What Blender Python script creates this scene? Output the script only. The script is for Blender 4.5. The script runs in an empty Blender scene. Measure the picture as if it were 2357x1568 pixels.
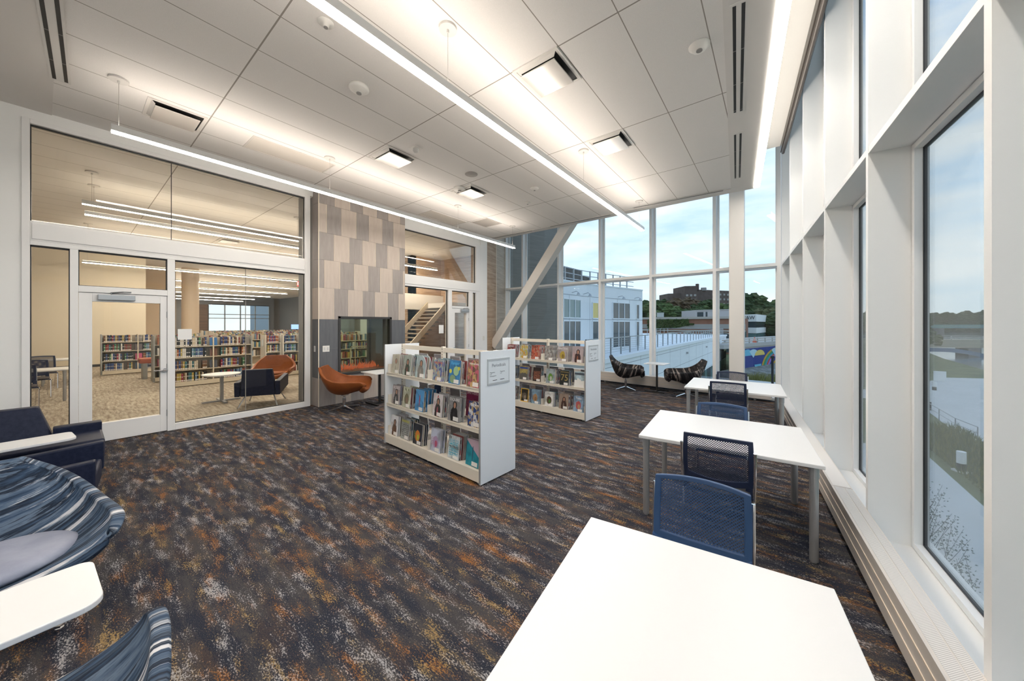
import bpy, math, random
from math import sin, cos, pi, radians as R
from mathutils import Vector, Matrix
random.seed(7)
S = bpy.context.scene
COL = S.collection

# ---------------------------------------------------------------- camera
cam_d = bpy.data.cameras.new('camera'); cam_d.sensor_width = 36; cam_d.lens = 786 * 36 / 2357
cam_d.shift_y = (746 - 784) / 2357; cam_d.clip_start = .02; cam_d.clip_end = 3000
cam = bpy.data.objects.new('camera', cam_d); COL.objects.link(cam)
cam.location = (0, 0, 1.75); cam.rotation_euler = (R(90), 0, R(37.6)); S.camera = cam

# ---------------------------------------------------------------- exposure, world
S.view_settings.view_transform = 'Standard'; S.view_settings.look = 'None'
S.view_settings.exposure = 0.92; S.view_settings.gamma = 1; S.view_settings.use_curve_mapping = False
cy = S.cycles
cy.use_denoising = True; cy.max_bounces = 7; cy.diffuse_bounces = 4; cy.glossy_bounces = 3
cy.transmission_bounces = 2; cy.transparent_max_bounces = 24; cy.caustics_reflective = False; cy.caustics_refractive = False
cy.sample_clamp_indirect = 6

STRIP_DOWN = 27.0
STRIP_UP = 13.5

W = bpy.data.worlds.new('sky'); S.world = W; W.use_nodes = True
nt = W.node_tree; nt.nodes.clear()
def N(nt, t, **k):
    n = nt.nodes.new(t)
    for a, b in k.items(): setattr(n, a, b)
    return n
def sky():
    L = nt.links.new
    tc = N(nt, 'ShaderNodeTexCoord'); sep = N(nt, 'ShaderNodeSeparateXYZ'); L(tc.outputs['Generated'], sep.inputs[0])
    ramp = N(nt, 'ShaderNodeValToRGB'); L(sep.outputs['Z'], ramp.inputs[0])
    e = ramp.color_ramp.elements
    e[0].position = 0.0; e[0].color = (.60, .68, .74, 1)
    e[1].position = 0.75; e[1].color = (.22, .38, .66, 1)
    x = e.new(.12); x.color = (.50, .63, .75, 1)
    x = e.new(.35); x.color = (.35, .52, .73, 1)
    mp = N(nt, 'ShaderNodeMapping'); mp.inputs['Scale'].default_value = (1.3, 1.3, 5.5); mp.inputs['Rotation'].default_value = (.25, .1, .4)
    L(tc.outputs['Generated'], mp.inputs[0])
    no = N(nt, 'ShaderNodeTexNoise'); no.inputs['Scale'].default_value = 2.0; no.inputs['Detail'].default_value = 7; no.inputs['Roughness'].default_value = .55
    L(mp.outputs[0], no.inputs['Vector'])
    cr = N(nt, 'ShaderNodeValToRGB'); L(no.outputs[0], cr.inputs[0])
    cr.color_ramp.elements[0].position = .42; cr.color_ramp.elements[0].color = (0, 0, 0, 1)
    cr.color_ramp.elements[1].position = .62; cr.color_ramp.elements[1].color = (.85, .85, .85, 1)
    mx = N(nt, 'ShaderNodeMix', data_type='RGBA'); L(cr.outputs[0], mx.inputs['Factor']); L(ramp.outputs[0], mx.inputs['A'])
    mx.inputs['B'].default_value = (.74, .77, .80, 1)
    bg = N(nt, 'ShaderNodeBackground'); L(mx.outputs['Result'], bg.inputs[0]); bg.inputs[1].default_value = 0.88
    out = N(nt, 'ShaderNodeOutputWorld'); L(bg.outputs[0], out.inputs[0])
sky()

# ---------------------------------------------------------------- materials
MT = {}
def mat(name, col=(.8, .8, .8), rough=.6, metal=0., emit=None, es=0., spec=.5):
    if name in MT: return MT[name]
    m = bpy.data.materials.new(name); m.use_nodes = True
    b = m.node_tree.nodes['Principled BSDF']
    b.inputs['Base Color'].default_value = (*col, 1); b.inputs['Roughness'].default_value = rough
    b.inputs['Metallic'].default_value = metal; b.inputs['Specular IOR Level'].default_value = spec
    if emit: b.inputs['Emission Color'].default_value = (*emit, 1); b.inputs['Emission Strength'].default_value = es
    MT[name] = m; return m
def ramp(nt, stops, src=None, interp='LINEAR'):
    r = N(nt, 'ShaderNodeValToRGB'); r.color_ramp.interpolation = interp
    e = r.color_ramp.elements
    while len(e) < len(stops): e.new(.5)
    for k, (p, c) in enumerate(stops):
        e[k].position = p; e[k].color = (*c, 1) if len(c) == 3 else c
    if src is not None: nt.links.new(src, r.inputs[0])
    return r
def tex(nt, scale, kind='Noise', vec=(1, 1, 1), rot=(0, 0, 0), detail=4, rough=.55, coord='Object', **k):
    tc = N(nt, 'ShaderNodeTexCoord'); mp = N(nt, 'ShaderNodeMapping')
    nt.links.new(tc.outputs[coord], mp.inputs[0]); mp.inputs['Scale'].default_value = vec; mp.inputs['Rotation'].default_value = rot
    n = N(nt, 'ShaderNodeTex' + kind, **k)
    n.inputs['Scale'].default_value = scale
    if 'Detail' in n.inputs: n.inputs['Detail'].default_value = detail
    if 'Roughness' in n.inputs: n.inputs['Roughness'].default_value = rough
    nt.links.new(mp.outputs[0], n.inputs['Vector']); return n
def mixc(nt, f, a, b):
    m = N(nt, 'ShaderNodeMix', data_type='RGBA'); L = nt.links.new
    for s, v in (('Factor', f), ('A', a), ('B', b)):
        if hasattr(v, 'is_output'): L(v, m.inputs[s])
        elif s == 'Factor': m.inputs[s].default_value = v
        else: m.inputs[s].default_value = (*v, 1)
    return m.outputs['Result']
def math_(nt, op, a, b=0., c=None):
    m = N(nt, 'ShaderNodeMath', operation=op)
    for i, v in enumerate((a, b) if c is None else (a, b, c)):
        if hasattr(v, 'is_output'): nt.links.new(v, m.inputs[i])
        else: m.inputs[i].default_value = v
    return m.outputs[0]
def base_of(m): return m.node_tree.nodes['Principled BSDF']

def carpet():
    m = mat('carpet_dark', rough=1., spec=.1); nt = m.node_tree; b = base_of(m)
    fine = tex(nt, 95, vec=(.75, 1.4, 1), detail=3, rough=.75)
    mid = tex(nt, 9, vec=(.8, 1.7, 1), rot=(0, 0, .45), detail=4, rough=.6)
    def patch(sc, off, lo, hi, wf=.55, wm=.35):
        p = tex(nt, sc * 1.3, vec=(1.0, 4.6, 1), detail=5, rough=.6)
        p.inputs['Vector'].links[0].from_node.inputs['Location'].default_value = (off, off * 1.7, 0)
        v = math_(nt, 'ADD', p.outputs[0], math_(nt, 'MULTIPLY', math_(nt, 'SUBTRACT', fine.outputs[0], .5), wf))
        v = math_(nt, 'ADD', v, math_(nt, 'MULTIPLY', math_(nt, 'SUBTRACT', mid.outputs[0], .5), wm))
        return ramp(nt, [(lo, (0, 0, 0)), (hi, (1, 1, 1))], v).outputs[0]
    basec = mixc(nt, patch(1.3, 3., .42, .58), (.020, .024, .038), (.056, .053, .056))
    speck = ramp(nt, [(.5, (0, 0, 0)), (.72, (1, 1, 1))], tex(nt, 260, detail=1).outputs[0]).outputs[0]
    basec = mixc(nt, math_(nt, 'MULTIPLY', speck, .45), basec, (.16, .15, .15))
    brown = mixc(nt, math_(nt, 'MULTIPLY', patch(1.1, 11., .54, .66), .40), basec, (.11, .072, .05))
    rust = mixc(nt, math_(nt, 'MULTIPLY', patch(1.5, 23., .605, .68, 1.1, .55), .85), brown, (.29, .125, .035))
    gold = mixc(nt, math_(nt, 'MULTIPLY', patch(1.7, 37., .635, .70, 1.1, .5), .8), rust, (.34, .23, .095))
    grey = mixc(nt, math_(nt, 'MULTIPLY', patch(1.7, 51., .635, .72, 1.3, .6), .85), gold, (.40, .39, .40))
    nt.links.new(grey, b.inputs['Base Color'])
    bp = N(nt, 'ShaderNodeBump'); bp.inputs['Strength'].default_value = .35; bp.inputs['Distance'].default_value = .004
    nt.links.new(tex(nt, 330, detail=1).outputs[0], bp.inputs['Height']); nt.links.new(bp.outputs[0], b.inputs['Normal'])
    return m
def carpet_lib():
    m = mat('carpet_beige', rough=1., spec=.1); nt = m.node_tree; b = base_of(m)
    a = tex(nt, 3.2, vec=(1, 6, 1), rot=(0, 0, .1), detail=6, rough=.75)
    c = tex(nt, .5, detail=1)
    v = math_(nt, 'ADD', a.outputs[0], math_(nt, 'MULTIPLY', c.outputs[0], .25))
    r = ramp(nt, [(.48, (.24, .20, .16)), (.60, (.36, .31, .25)), (.74, (.52, .46, .37))], v)
    nt.links.new(r.outputs[0], b.inputs['Base Color']); return m
def ceiling_mat():
    m = mat('acoustic_tile', (.80, .77, .73), .9, spec=.2); nt = m.node_tree; b = base_of(m)
    tc = N(nt, 'ShaderNodeTexCoord'); sp = N(nt, 'ShaderNodeSeparateXYZ'); nt.links.new(tc.outputs['Object'], sp.inputs[0])
    def line(o, off, per, w):
        t = math_(nt, 'DIVIDE', math_(nt, 'SUBTRACT', o, off), per)
        f = math_(nt, 'ABSOLUTE', math_(nt, 'SUBTRACT', t, math_(nt, 'ROUND', t)))
        return math_(nt, 'LESS_THAN', f, w / per / 2)
    l = math_(nt, 'MAXIMUM', line(sp.outputs['X'], -.52, .63, .010), line(sp.outputs['Y'], 1.21, 1.887, .014))
    nz = tex(nt, 160, detail=2).outputs[0]
    tile = mixc(nt, ramp(nt, [(.35, (0, 0, 0)), (.7, (1, 1, 1))], nz).outputs[0], (.81, .785, .76), (.86, .835, .81))
    nt.links.new(mixc(nt, l, tile, (.34, .31, .28)), b.inputs['Base Color']); return m
def glass(name, tint=(.93, .97, .96), refl=1.0):
    m = bpy.data.materials.new(name); m.use_nodes = True; nt = m.node_tree; nt.nodes.clear(); L = nt.links.new
    t = N(nt, 'ShaderNodeBsdfTransparent'); t.inputs[0].default_value = (*tint, 1)
    g = N(nt, 'ShaderNodeBsdfGlossy'); g.inputs['Roughness'].default_value = 0.0
    f = N(nt, 'ShaderNodeFresnel'); f.inputs['IOR'].default_value = 1.45
    mx = N(nt, 'ShaderNodeMixShader'); L(math_(nt, 'MULTIPLY', f.outputs[0], refl), mx.inputs[0]); L(t.outputs[0], mx.inputs[1]); L(g.outputs[0], mx.inputs[2])
    o = N(nt, 'ShaderNodeOutputMaterial'); L(mx.outputs[0], o.inputs[0]); return m
def wood(name, a, c, vec=(.6, .6, 9), sc=2.2):
    m = mat(name, rough=.55); nt = m.node_tree; b = base_of(m)
    n = tex(nt, sc, vec=vec, detail=6, rough=.65)
    nt.links.new(ramp(nt, [(.35, a), (.65, c)], n.outputs[0]).outputs[0], b.inputs['Base Color']); return m
def mottled(name, a, c, sc=3., vec=(1, 1, 1), rough=.9, lo=.35, hi=.65, detail=6, bump=0):
    m = mat(name, rough=rough, spec=.2); nt = m.node_tree; b = base_of(m)
    n = tex(nt, sc, vec=vec, detail=detail, rough=.65)
    nt.links.new(ramp(nt, [(lo, a), (hi, c)], n.outputs[0]).outputs[0], b.inputs['Base Color'])
    if bump:
        bp = N(nt, 'ShaderNodeBump'); bp.inputs['Strength'].default_value = bump
        nt.links.new(n.outputs[0], bp.inputs['Height']); nt.links.new(bp.outputs[0], b.inputs['Normal'])
    return m
def stripes(name, dark, mid, light, blue, sc=1.0):
    m = mat(name, rough=.75, spec=.25); nt = m.node_tree; b = base_of(m)
    def t(scale, vec, off, d=8, r=.65):
        n = tex(nt, scale, vec=vec, detail=d, rough=r, coord='UV'); n.inputs['Vector'].links[0].from_node.inputs['Location'].default_value = (off, off * 2.3, 0)
        n.inputs['Distortion'].default_value = .25; return n.outputs[0]
    n1 = t(1.6 * sc, (.7, 9.5, 1), 3.3, 9, .62); n2 = t(1.5 * sc, (1.6, 24, 1), 9.1, 6, .75); n3 = t(1.4 * sc, (.8, 11, 1), 17.4, 9, .64)
    v = math_(nt, 'ADD', n1, math_(nt, 'MULTIPLY', math_(nt, 'SUBTRACT', n2, .5), .22))
    c1 = ramp(nt, [(.34, dark), (.42, blue), (.49, mid), (.53, dark), (.60, blue), (.68, mid)], v).outputs[0]
    v3 = math_(nt, 'ADD', n3, math_(nt, 'MULTIPLY', math_(nt, 'SUBTRACT', n2, .5), .30))
    c2 = mixc(nt, ramp(nt, [(.55, (0, 0, 0)), (.60, (1, 1, 1))], v3).outputs[0], c1, light)
    c3 = mixc(nt, ramp(nt, [(.36, (.8, .8, .8)), (.42, (0, 0, 0))], v3).outputs[0], c2, dark)
    nt.links.new(c3, b.inputs['Base Color']); return m
def perforated(name, col, per=.0165, hole=.29):
    m = mat(name, col, .55); nt = m.node_tree; b = base_of(m); L = nt.links.new
    tc = N(nt, 'ShaderNodeTexCoord'); sp = N(nt, 'ShaderNodeSeparateXYZ'); L(tc.outputs['UV'], sp.inputs[0])
    def fr(o):
        t = math_(nt, 'DIVIDE', o, per); return math_(nt, 'ABSOLUTE', math_(nt, 'SUBTRACT', math_(nt, 'FRACT', t), .5))
    u = math_(nt, 'ADD', sp.outputs['X'], sp.outputs['Y']); v = math_(nt, 'SUBTRACT', sp.outputs['X'], sp.outputs['Y'])
    h = math_(nt, 'LESS_THAN', math_(nt, 'MAXIMUM', fr(u), fr(v)), hole)
    tr = N(nt, 'ShaderNodeBsdfTransparent'); mx = N(nt, 'ShaderNodeMixShader'); L(h, mx.inputs[0]); L(b.outputs[0], mx.inputs[1]); L(tr.outputs[0], mx.inputs[2])
    L(mx.outputs[0], nt.nodes['Material Output'].inputs[0]); return m

WHITE = mat('white_paint', (.91, .90, .88), .5)
FRAME = mat('white_frame', (.90, .885, .87), .4)
FRAMEB = mat('window_frame_white', (.91, .91, .90), .38)
TABLE = mat('white_laminate', (.80, .80, .80), .35)
CREAM = mat('cream_steel', (.82, .76, .66), .45)
PANELW = mat('white_end_panel', (.90, .92, .94), .4)
GREYE = mat('grey_edge', (.33, .33, .33), .5)
SILVER = mat('silver_paint', (.42, .43, .44), .35, .6)
CHROME = mat('chrome', (.75, .75, .76), .12, 1.)
BLACK = mat('black', (.012, .012, .012), .5)
DARKG = mat('dark_gasket', (.03, .03, .032), .5)
DARKM = mat('dark_bronze', (.09, .075, .065), .4, .4)
BLUEF = mat('blue_plastic', (.030, .075, .18), .42)
NAVYF = mat('navy_plastic', (.016, .026, .065), .45)
BLUEM = perforated('blue_perforated', (.030, .075, .18))
NAVYM = perforated('navy_perforated', (.016, .026, .065))
SEATG = mottled('grey_seat_fabric', (.07, .065, .07), (.12, .11, .11), 60)
NAVY = mottled('navy_upholstery', (.010, .014, .035), (.018, .024, .05), 25, rough=.5)
LEATHER = mottled('tan_leather', (.23, .065, .018), (.28, .085, .025), 8, rough=.42)
LILAC = mottled('grey_blue_leather', (.26, .28, .36), (.32, .34, .42), 8, rough=.4)
STRIPEB = stripes('striped_blue_fabric', (.010, .014, .026), (.12, .165, .23), (.62, .62, .64), (.035, .065, .115), .9)
STRIPEK = stripes('striped_black_fabric', (.008, .008, .010), (.05, .045, .045), (.35, .30, .27), (.02, .018, .018), 1.2)
BLACKL = mat('black_leather', (.03, .03, .035), .35)
CARPET = carpet(); CARPETL = carpet_lib(); CEIL = ceiling_mat()
GLASSW = glass('window_glass', (.95, .98, .975), .5)
GLASSL = glass('partition_glass', (.965, .96, .94), .5)
WOOD = wood('walnut_panel', (.36, .23, .14), (.56, .41, .28))
WOODG = wood('grey_oak_panel', (.42, .35, .27), (.60, .52, .43))
BEIGE = mat('beige_wall', (.72, .64, .50), .7)
TILEB = wood('beige_tile', (.50, .42, .36), (.56, .48, .415), (3, 3, .4), 6)
TILEG = wood('taupe_tile', (.30, .265, .245), (.36, .32, .30), (3, 3, .4), 6)
TILED = wood('slate_tile', (.105, .11, .12), (.13, .135, .145), (3, 3, .4), 6)
TILEL = mat('cream_joint', (.80, .70, .58), .5)
LIT = mat('strip_diffuser', (1, 1, 1), .5, emit=(1., .925, .83), es=STRIP_DOWN)
LITUP = mat('strip_uplight', (1, 1, 1), .5, emit=(1., .89, .78), es=STRIP_UP)
LITL = mat('library_diffuser', (1, 1, 1), .5, emit=(1., .90, .76), es=56.0)
LITW = mat('edge_strip_diffuser', (1, 1, 1), .5, emit=(1., .93, .84), es=19.0)
LITS = mat('soft_side_diffuser', (1, 1, 1), .5, emit=(1., .93, .84), es=5.0)
LITLU = mat('library_uplight', (1, 1, 1), .5, emit=(1., .86, .66), es=9.0)

# ---------------------------------------------------------------- mesh helpers
class MB:
    def __init__(s): s.v = []; s.f = []; s.m = []; s.uv = None
    def add(s, vs, fs, mi=0):
        o = len(s.v); s.v += [tuple(p) for p in vs]; s.f += [[i + o for i in f] for f in fs]; s.m += [mi] * len(fs); return s
    def box(s, a, b, mi=0, T=None):
        x0, y0, z0 = a; x1, y1, z1 = b
        vs = [(x, y, z) for z in (z0, z1) for y in (y0, y1) for x in (x0, x1)]
        if T is not None: vs = [T @ Vector(p) for p in vs]
        return s.add(vs, [[0, 2, 3, 1], [4, 5, 7, 6], [0, 1, 5, 4], [2, 6, 7, 3], [0, 4, 6, 2], [1, 3, 7, 5]], mi)
    def prism(s, poly, z0, z1, mi=0, T=None):
        n = len(poly); vs = [(x, y, z0) for x, y in poly] + [(x, y, z1) for x, y in poly]
        if T is not None: vs = [T @ Vector(p) for p in vs]
        return s.add(vs, [list(range(n))[::-1], list(range(n, 2 * n))] + [[i, (i + 1) % n, n + (i + 1) % n, n + i] for i in range(n)], mi)
    def cyl(s, p0, p1, r0, r1=None, n=12, mi=0, cap=True):
        r1 = r0 if r1 is None else r1; p0 = Vector(p0); p1 = Vector(p1); d = (p1 - p0).normalized()
        a = d.orthogonal().normalized(); b = d.cross(a)
        vs = [p0 + (a * cos(2 * pi * i / n) + b * sin(2 * pi * i / n)) * r0 for i in range(n)] + [p1 + (a * cos(2 * pi * i / n) + b * sin(2 * pi * i / n)) * r1 for i in range(n)]
        fs = [[i, (i + 1) % n, n + (i + 1) % n, n + i] for i in range(n)]
        if cap: fs += [list(range(n))[::-1], list(range(n, 2 * n))]
        return s.add(vs, fs, mi)
    def tube(s, pts, r, n=8, mi=0):
        for a, b in zip(pts, pts[1:]): s.cyl(a, b, r, n=n, mi=mi)
        return s
    def lathe(s, prof, c=(0, 0, 0), n=24, mi=0):
        vs = [(c[0] + r * cos(2 * pi * i / n), c[1] + r * sin(2 * pi * i / n), c[2] + z) for r, z in prof for i in range(n)]
        fs = [[k * n + i, k * n + (i + 1) % n, (k + 1) * n + (i + 1) % n, (k + 1) * n + i] for k in range(len(prof) - 1) for i in range(n)]
        return s.add(vs, fs, mi)
    def grid(s, fn, nu, nv, mi=0):
        vs = [fn(i / nu, j / nv) for j in range(nv + 1) for i in range(nu + 1)]
        fs = [[j * (nu + 1) + i, j * (nu + 1) + i + 1, (j + 1) * (nu + 1) + i + 1, (j + 1) * (nu + 1) + i] for j in range(nv) for i in range(nu)]
        return s.add(vs, fs, mi)
    def mesh(s, name, mats, smooth=False):
        me = bpy.data.meshes.new(name); me.from_pydata([tuple(p) for p in s.v], [], s.f)
        for m in (mats if isinstance(mats, (list, tuple)) else [mats]): me.materials.append(m)
        me.polygons.foreach_set('material_index', s.m)
        if smooth: me.polygons.foreach_set('use_smooth', [True] * len(s.f))
        if s.uv is not None:
            ul = me.uv_layers.new(name='UVMap')
            for l in me.loops: ul.data[l.index].uv = s.uv[l.vertex_index]
        me.update(); return me
    def obj(s, name, mats, parent=None, smooth=False, bevel=0, solid=0, sub=0):
        o = bpy.data.objects.new(name, s.mesh(name, mats, smooth)); COL.objects.link(o)
        if parent: o.parent = parent
        if solid: md = o.modifiers.new('s', 'SOLIDIFY'); md.thickness = solid; md.offset = 0
        if sub: md = o.modifiers.new('u', 'SUBSURF'); md.levels = sub; md.render_levels = sub
        if bevel:
            md = o.modifiers.new('b', 'BEVEL'); md.width = bevel; md.segments = 2; md.limit_method = 'ANGLE'; md.angle_limit = R(50)
        return o
def tag(o, label=None, cat=None, group=None, kind=None):
    if label: o['label'] = label
    if cat: o['category'] = cat
    if group: o['group'] = group
    if kind: o['kind'] = kind
    return o
def empty(name, loc=(0, 0, 0), rz=0, label=None, cat=None, group=None, kind=None):
    o = bpy.data.objects.new(name, None); COL.objects.link(o); o.location = loc; o.rotation_euler = (0, 0, rz); o.empty_display_size = .1
    return tag(o, label, cat, group, kind)
def children(o): return [c for c in bpy.data.objects if c.parent == o]
def dup(o, parent=None, loc=None, rz=None, label=None, group=None):
    c = o.copy(); COL.objects.link(c)
    if parent: c.parent = parent
    if loc is not None: c.location = loc
    if rz is not None: c.rotation_euler = (0, 0, rz)
    if label: c['label'] = label
    if group: c['group'] = group
    for ch in list(o.children): dup(ch, c)
    return c
def text(body, name, parent, size, mtl, M, ext=.0006, align='CENTER', sx=1.0):
    cu = bpy.data.curves.new(name, 'FONT'); cu.body = body; cu.size = size; cu.extrude = ext; cu.align_x = align; cu.align_y = 'CENTER'
    cu.resolution_u = 3; cu.materials.append(mtl); tmp = bpy.data.objects.new(name, cu); COL.objects.link(tmp)
    me = bpy.data.meshes.new_from_object(tmp.evaluated_get(bpy.context.evaluated_depsgraph_get())); bpy.data.objects.remove(tmp)
    o = bpy.data.objects.new(name, me); COL.objects.link(o)
    if parent: o.parent = parent
    o.matrix_local = M @ Matrix.Diagonal((sx, 1, 1, 1)); return o
def st(name, mb, mats, parent=None, **k):
    o = mb.obj(name, mats, parent, **k)
    if parent is None: o['kind'] = 'structure'
    return o
def M4(loc, rz=0, rx=0, ry=0): return Matrix.Translation(loc) @ Matrix.Rotation(rz, 4, 'Z') @ Matrix.Rotation(ry, 4, 'Y') @ Matrix.Rotation(rx, 4, 'X')

# ================================================================ SETTING
def place(o, loc, rz): o.location = loc; o.rotation_euler = (0, 0, rz); return o
AR = R(4.3); RO = (.563, 3.81, 0)            # frame of the window wall: local y runs along it, local x outward
AC = R(-4.05); CO = (.1, 9.8, 0)             # frame of the far curtain wall: local x runs along it, local y outward
def rw(x, y): return (RO[0] + x * cos(AR) - y * sin(AR), RO[1] + x * sin(AR) + y * cos(AR))
def cw(x, y): return (CO[0] + x * cos(AC) - y * sin(AC), CO[1] + x * sin(AC) + y * cos(AC))
YB = -3.3; YE = 8.85; CZ = 4.63; TOP = 7.5
def edge(y): return -.36 - .0752 * (y - YE)  # free edge of the dropped ceiling

# floors
st('floor', MB().prism([(-7.95, YB), rw(.35, -7.4), rw(.35, 6.25), cw(-8.75, .3), (-7.95, 9.3)], -.30, 0), CARPET)
st('floor_library', MB().prism([(-47, -6), (-7.95, -6), (-7.95, 9.3), (-8.72, 10.5), (-12.3, 10.55), (-12.3, 15), (-47, 15)], -.30, -.001), CARPETL)

# ceiling of the reading room with its margins and the high soffit next to the windows
st('ceiling', MB().prism([(-7.88, YB), (edge(YB), YB), (edge(YE), YE), (-7.88, YE + .06)], CZ, 5.38), CEIL)
m = MB()
m.prism([(-7.88, YE + .055), (-7.88, YE - .20), (edge(YE) - .02, YE - .26), (edge(YE), YE - .005)], CZ - .012, CZ - .001)
m.prism([(edge(YB) - .42, YB), (edge(YB), YB), (edge(YE), YE - .01), (edge(YE) - .40, YE - .02)], CZ - .011, CZ - .002)
m.prism([(-7.88, YB), (-2.5, YB), (-2.5, .02), (-7.88, -.14)], CZ - .012, CZ - .001)
st('trim_1', m, mat('ceiling_margin', (.74, .71, .68), .7))
st('ceiling_soffit', MB().prism([(edge(YB), YB), (*rw(-.09, -7.2),), (*rw(-.09, 5.06),), (edge(YE), YE)], 5.38, 5.46), mat('soffit_white', (.86, .83, .78), .6))
st('roof', MB().prism([(-8.1, YB - .2), (1.9, YB - .2), (.5, 10.0), (-8.6, 10.65)], TOP, TOP + .2), WHITE)

# walls
L0 = -7.88
m = MB()
m.box((L0 - .16, YB, 0), (L0, -.38, CZ)); m.box((L0 - .16, -.38, 4.49), (L0, 3.22, CZ)); m.box((L0 - .16, 5.33, 4.40), (L0, 8.47, CZ))
m.box((L0 - .22, 8.46, 0), (L0 + .02, 8.80, CZ)); m.box((L0 - .16, YB, CZ), (L0, 8.9, TOP))
st('wall_left', m, WHITE)
m = MB(); m.box((-9, YB - .2, 0), (1.9, YB, TOP)); st('wall_back', m, WHITE)
m = MB(); m.box((-8.05, -.01 + YB, .0), (-7.865, -.42, .1)); st('baseboard_left', m, mat('baseboard', (.5, .49, .48), .5))
# wood clad return wall
m = MB(); m.prism([(L0 - .3, 8.80), (L0 - .02, 8.80), (-8.14, 9.62), (-8.42, 9.62)], 0, TOP)
m.prism([(-8.42, 9.62), (-8.14, 9.62), (-8.36, 10.42), (-8.64, 10.44)], 0, TOP, 1)
m.box((-8.155, 9.60, 0), (-8.13, 9.63, TOP), 2)
st('wall_wood', m, [WOOD, WOODG, TILEL])

# ---- window wall: fins, rail, sill
m = MB()
ZR0, ZR1 = 3.062, 3.113
fins = [-.03 + 1.524 * n for n in range(-5, 4)]
for f in fins: m.box((0, f - .026, .05), (.235, f + .026, TOP))
m.box((0, 5.93, .0), (.30, 6.02, TOP))
for f0, f1 in zip(fins, fins[1:] + [5.95]):
    m.box((.002, f0 + .026, ZR0), (.26, f1 - .026, ZR1)); m.box((.01, f0 + .026, .05), (.30, f1 - .026, .118))
wr = st('wall_right', m, FRAMEB); place(wr, RO, AR)
m = MB(); m.box((.0, -7.3, -.30), (.42, 6.2, .05)); m.box((.24, -7.3, TOP - .6), (.42, 6.2, TOP)); m.box((.0, -7.3, 0), (.35, -7.65, TOP))
place(st('wall_right_base', m, FRAMEB), RO, AR)
k = 0
for f0, f1 in zip(fins, fins[1:] + [5.95]):
    for z0, z1 in ((.118, ZR0), (ZR1, TOP)):
        k += 1; a, b = f0 + .026, f1 - .026
        w = empty(f'window_{k}', RO, AR, kind='structure')
        def ring(x0, x1, a, b, z0, z1, t, mi=0, mm=None):
            mm.box((x0, a, z0), (x1, a + t, z1), mi); mm.box((x0, b - t, z0), (x1, b, z1), mi)
            mm.box((x0, a + t, z0), (x1, b - t, z0 + t), mi); mm.box((x0, a + t, z1 - t), (x1, b - t, z1), mi)
        fr = MB(); ring(.226, .30, a + .006, b - .006, z0 + .006, z1 - .006, .042, 0, fr)
        ring(.268, .288, a + .048, b - .048, z0 + .048, z1 - .048, .007, 1, fr); ring(.232, .26, a, b, z0, z1, .0062, 1, fr)
        fr.obj('window_frame', [FRAMEB, DARKG], w)
        MB().box((.272, a + .05, z0 + .05), (.284, b - .05, z1 - .05)).obj('glazing', GLASSW, w)
# roller shade pocket under the soffit
m = MB(); m.box((-.10, -7.05, 5.24), (-.03, 5.06, 5.50)); m.box((-.03, -7.05, 5.30), (-.005, 5.06, 5.34)); m.cyl((-.06, -7.0, 5.205), (-.06, 5.0, 5.205), .028)
o = place(m.obj('roller_shade', DARKM), RO, AR); tag(o, 'long rolled-up dark roller shade under the soffit beside the windows', 'window shade')

# ---- far curtain wall
mul = [-.03, -1.31, -2.885, -4.45, -6.0, -7.60, -8.47]
m = MB()
for x in mul: m.box((x - .035, 0, 0), (x + .035, .19, TOP))
for a, b in zip(mul, mul[1:]):
    m.box((b + .035, .0, 3.07), (a - .035, .17, 3.14)); m.box((b + .035, .0, -.02), (a - .035, .19, .06)); m.box((b + .035, .0, 5.95), (a - .035, .17, 6.02)); m.box((b + .035, .0, TOP - .1), (a - .035, .17, TOP))
place(st('wall_far', m, FRAMEB), CO, AC)
for a, b in zip(mul, mul[1:]):
    for z0, z1 in ((.06, 3.07), (3.14, 5.95), (6.02, TOP - .1)):
        k += 1; w = empty(f'window_{k}', CO, AC, kind='structure')
        fr = MB()
        for p, q in (((b + .035, z0), (b + .075, z1)), ((a - .075, z0), (a - .035, z1)), ((b + .075, z0), (a - .075, z0 + .03)), ((b + .075, z1 - .03), (a - .075, z1))):
            fr.box((p[0], .185, p[1]), (q[0], .225, q[1]))
        fr.obj('window_frame', FRAMEB, w)
        MB().box((b + .05, .20, z0 + .01), (a - .05, .212, z1 - .01)).obj('glazing', GLASSW, w)
m = MB(); m.box((-8.9, .0, -.30), (.3, .22, 0)); m.box((-8.9, -.1, TOP - .02), (.5, .25, TOP + .15)); place(st('wall_far_base', m, FRAMEB), CO, AC)

# steel column and diagonal brace in front of the curtain wall
m = MB(); m.box((-.84, 9.28, 0), (-.55, 9.55, TOP)); o = m.obj('steel_column', mat('column_white', (.80, .77, .73), .4), bevel=.012)
tag(o, 'square cream painted steel column standing inside the far window wall', 'column')
p0 = Vector((-8.05, 9.42, .95)); p1 = Vector((-4.06, 9.42, 6.05)); d = (p1 - p0); ang = math.atan2(d.z, d.x)
m = MB(); T = Matrix.Translation(p0) @ Matrix.Rotation(-ang, 4, 'Y'); m.box((0, -.15, -.15), (d.length + 1.8, .15, .15), T=T)
o = m.obj('diagonal_brace', mat('brace_white', (.80, .76, .71), .4), bevel=.01)
tag(o, 'thick white square steel brace slanting across the far windows', 'brace')

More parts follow.
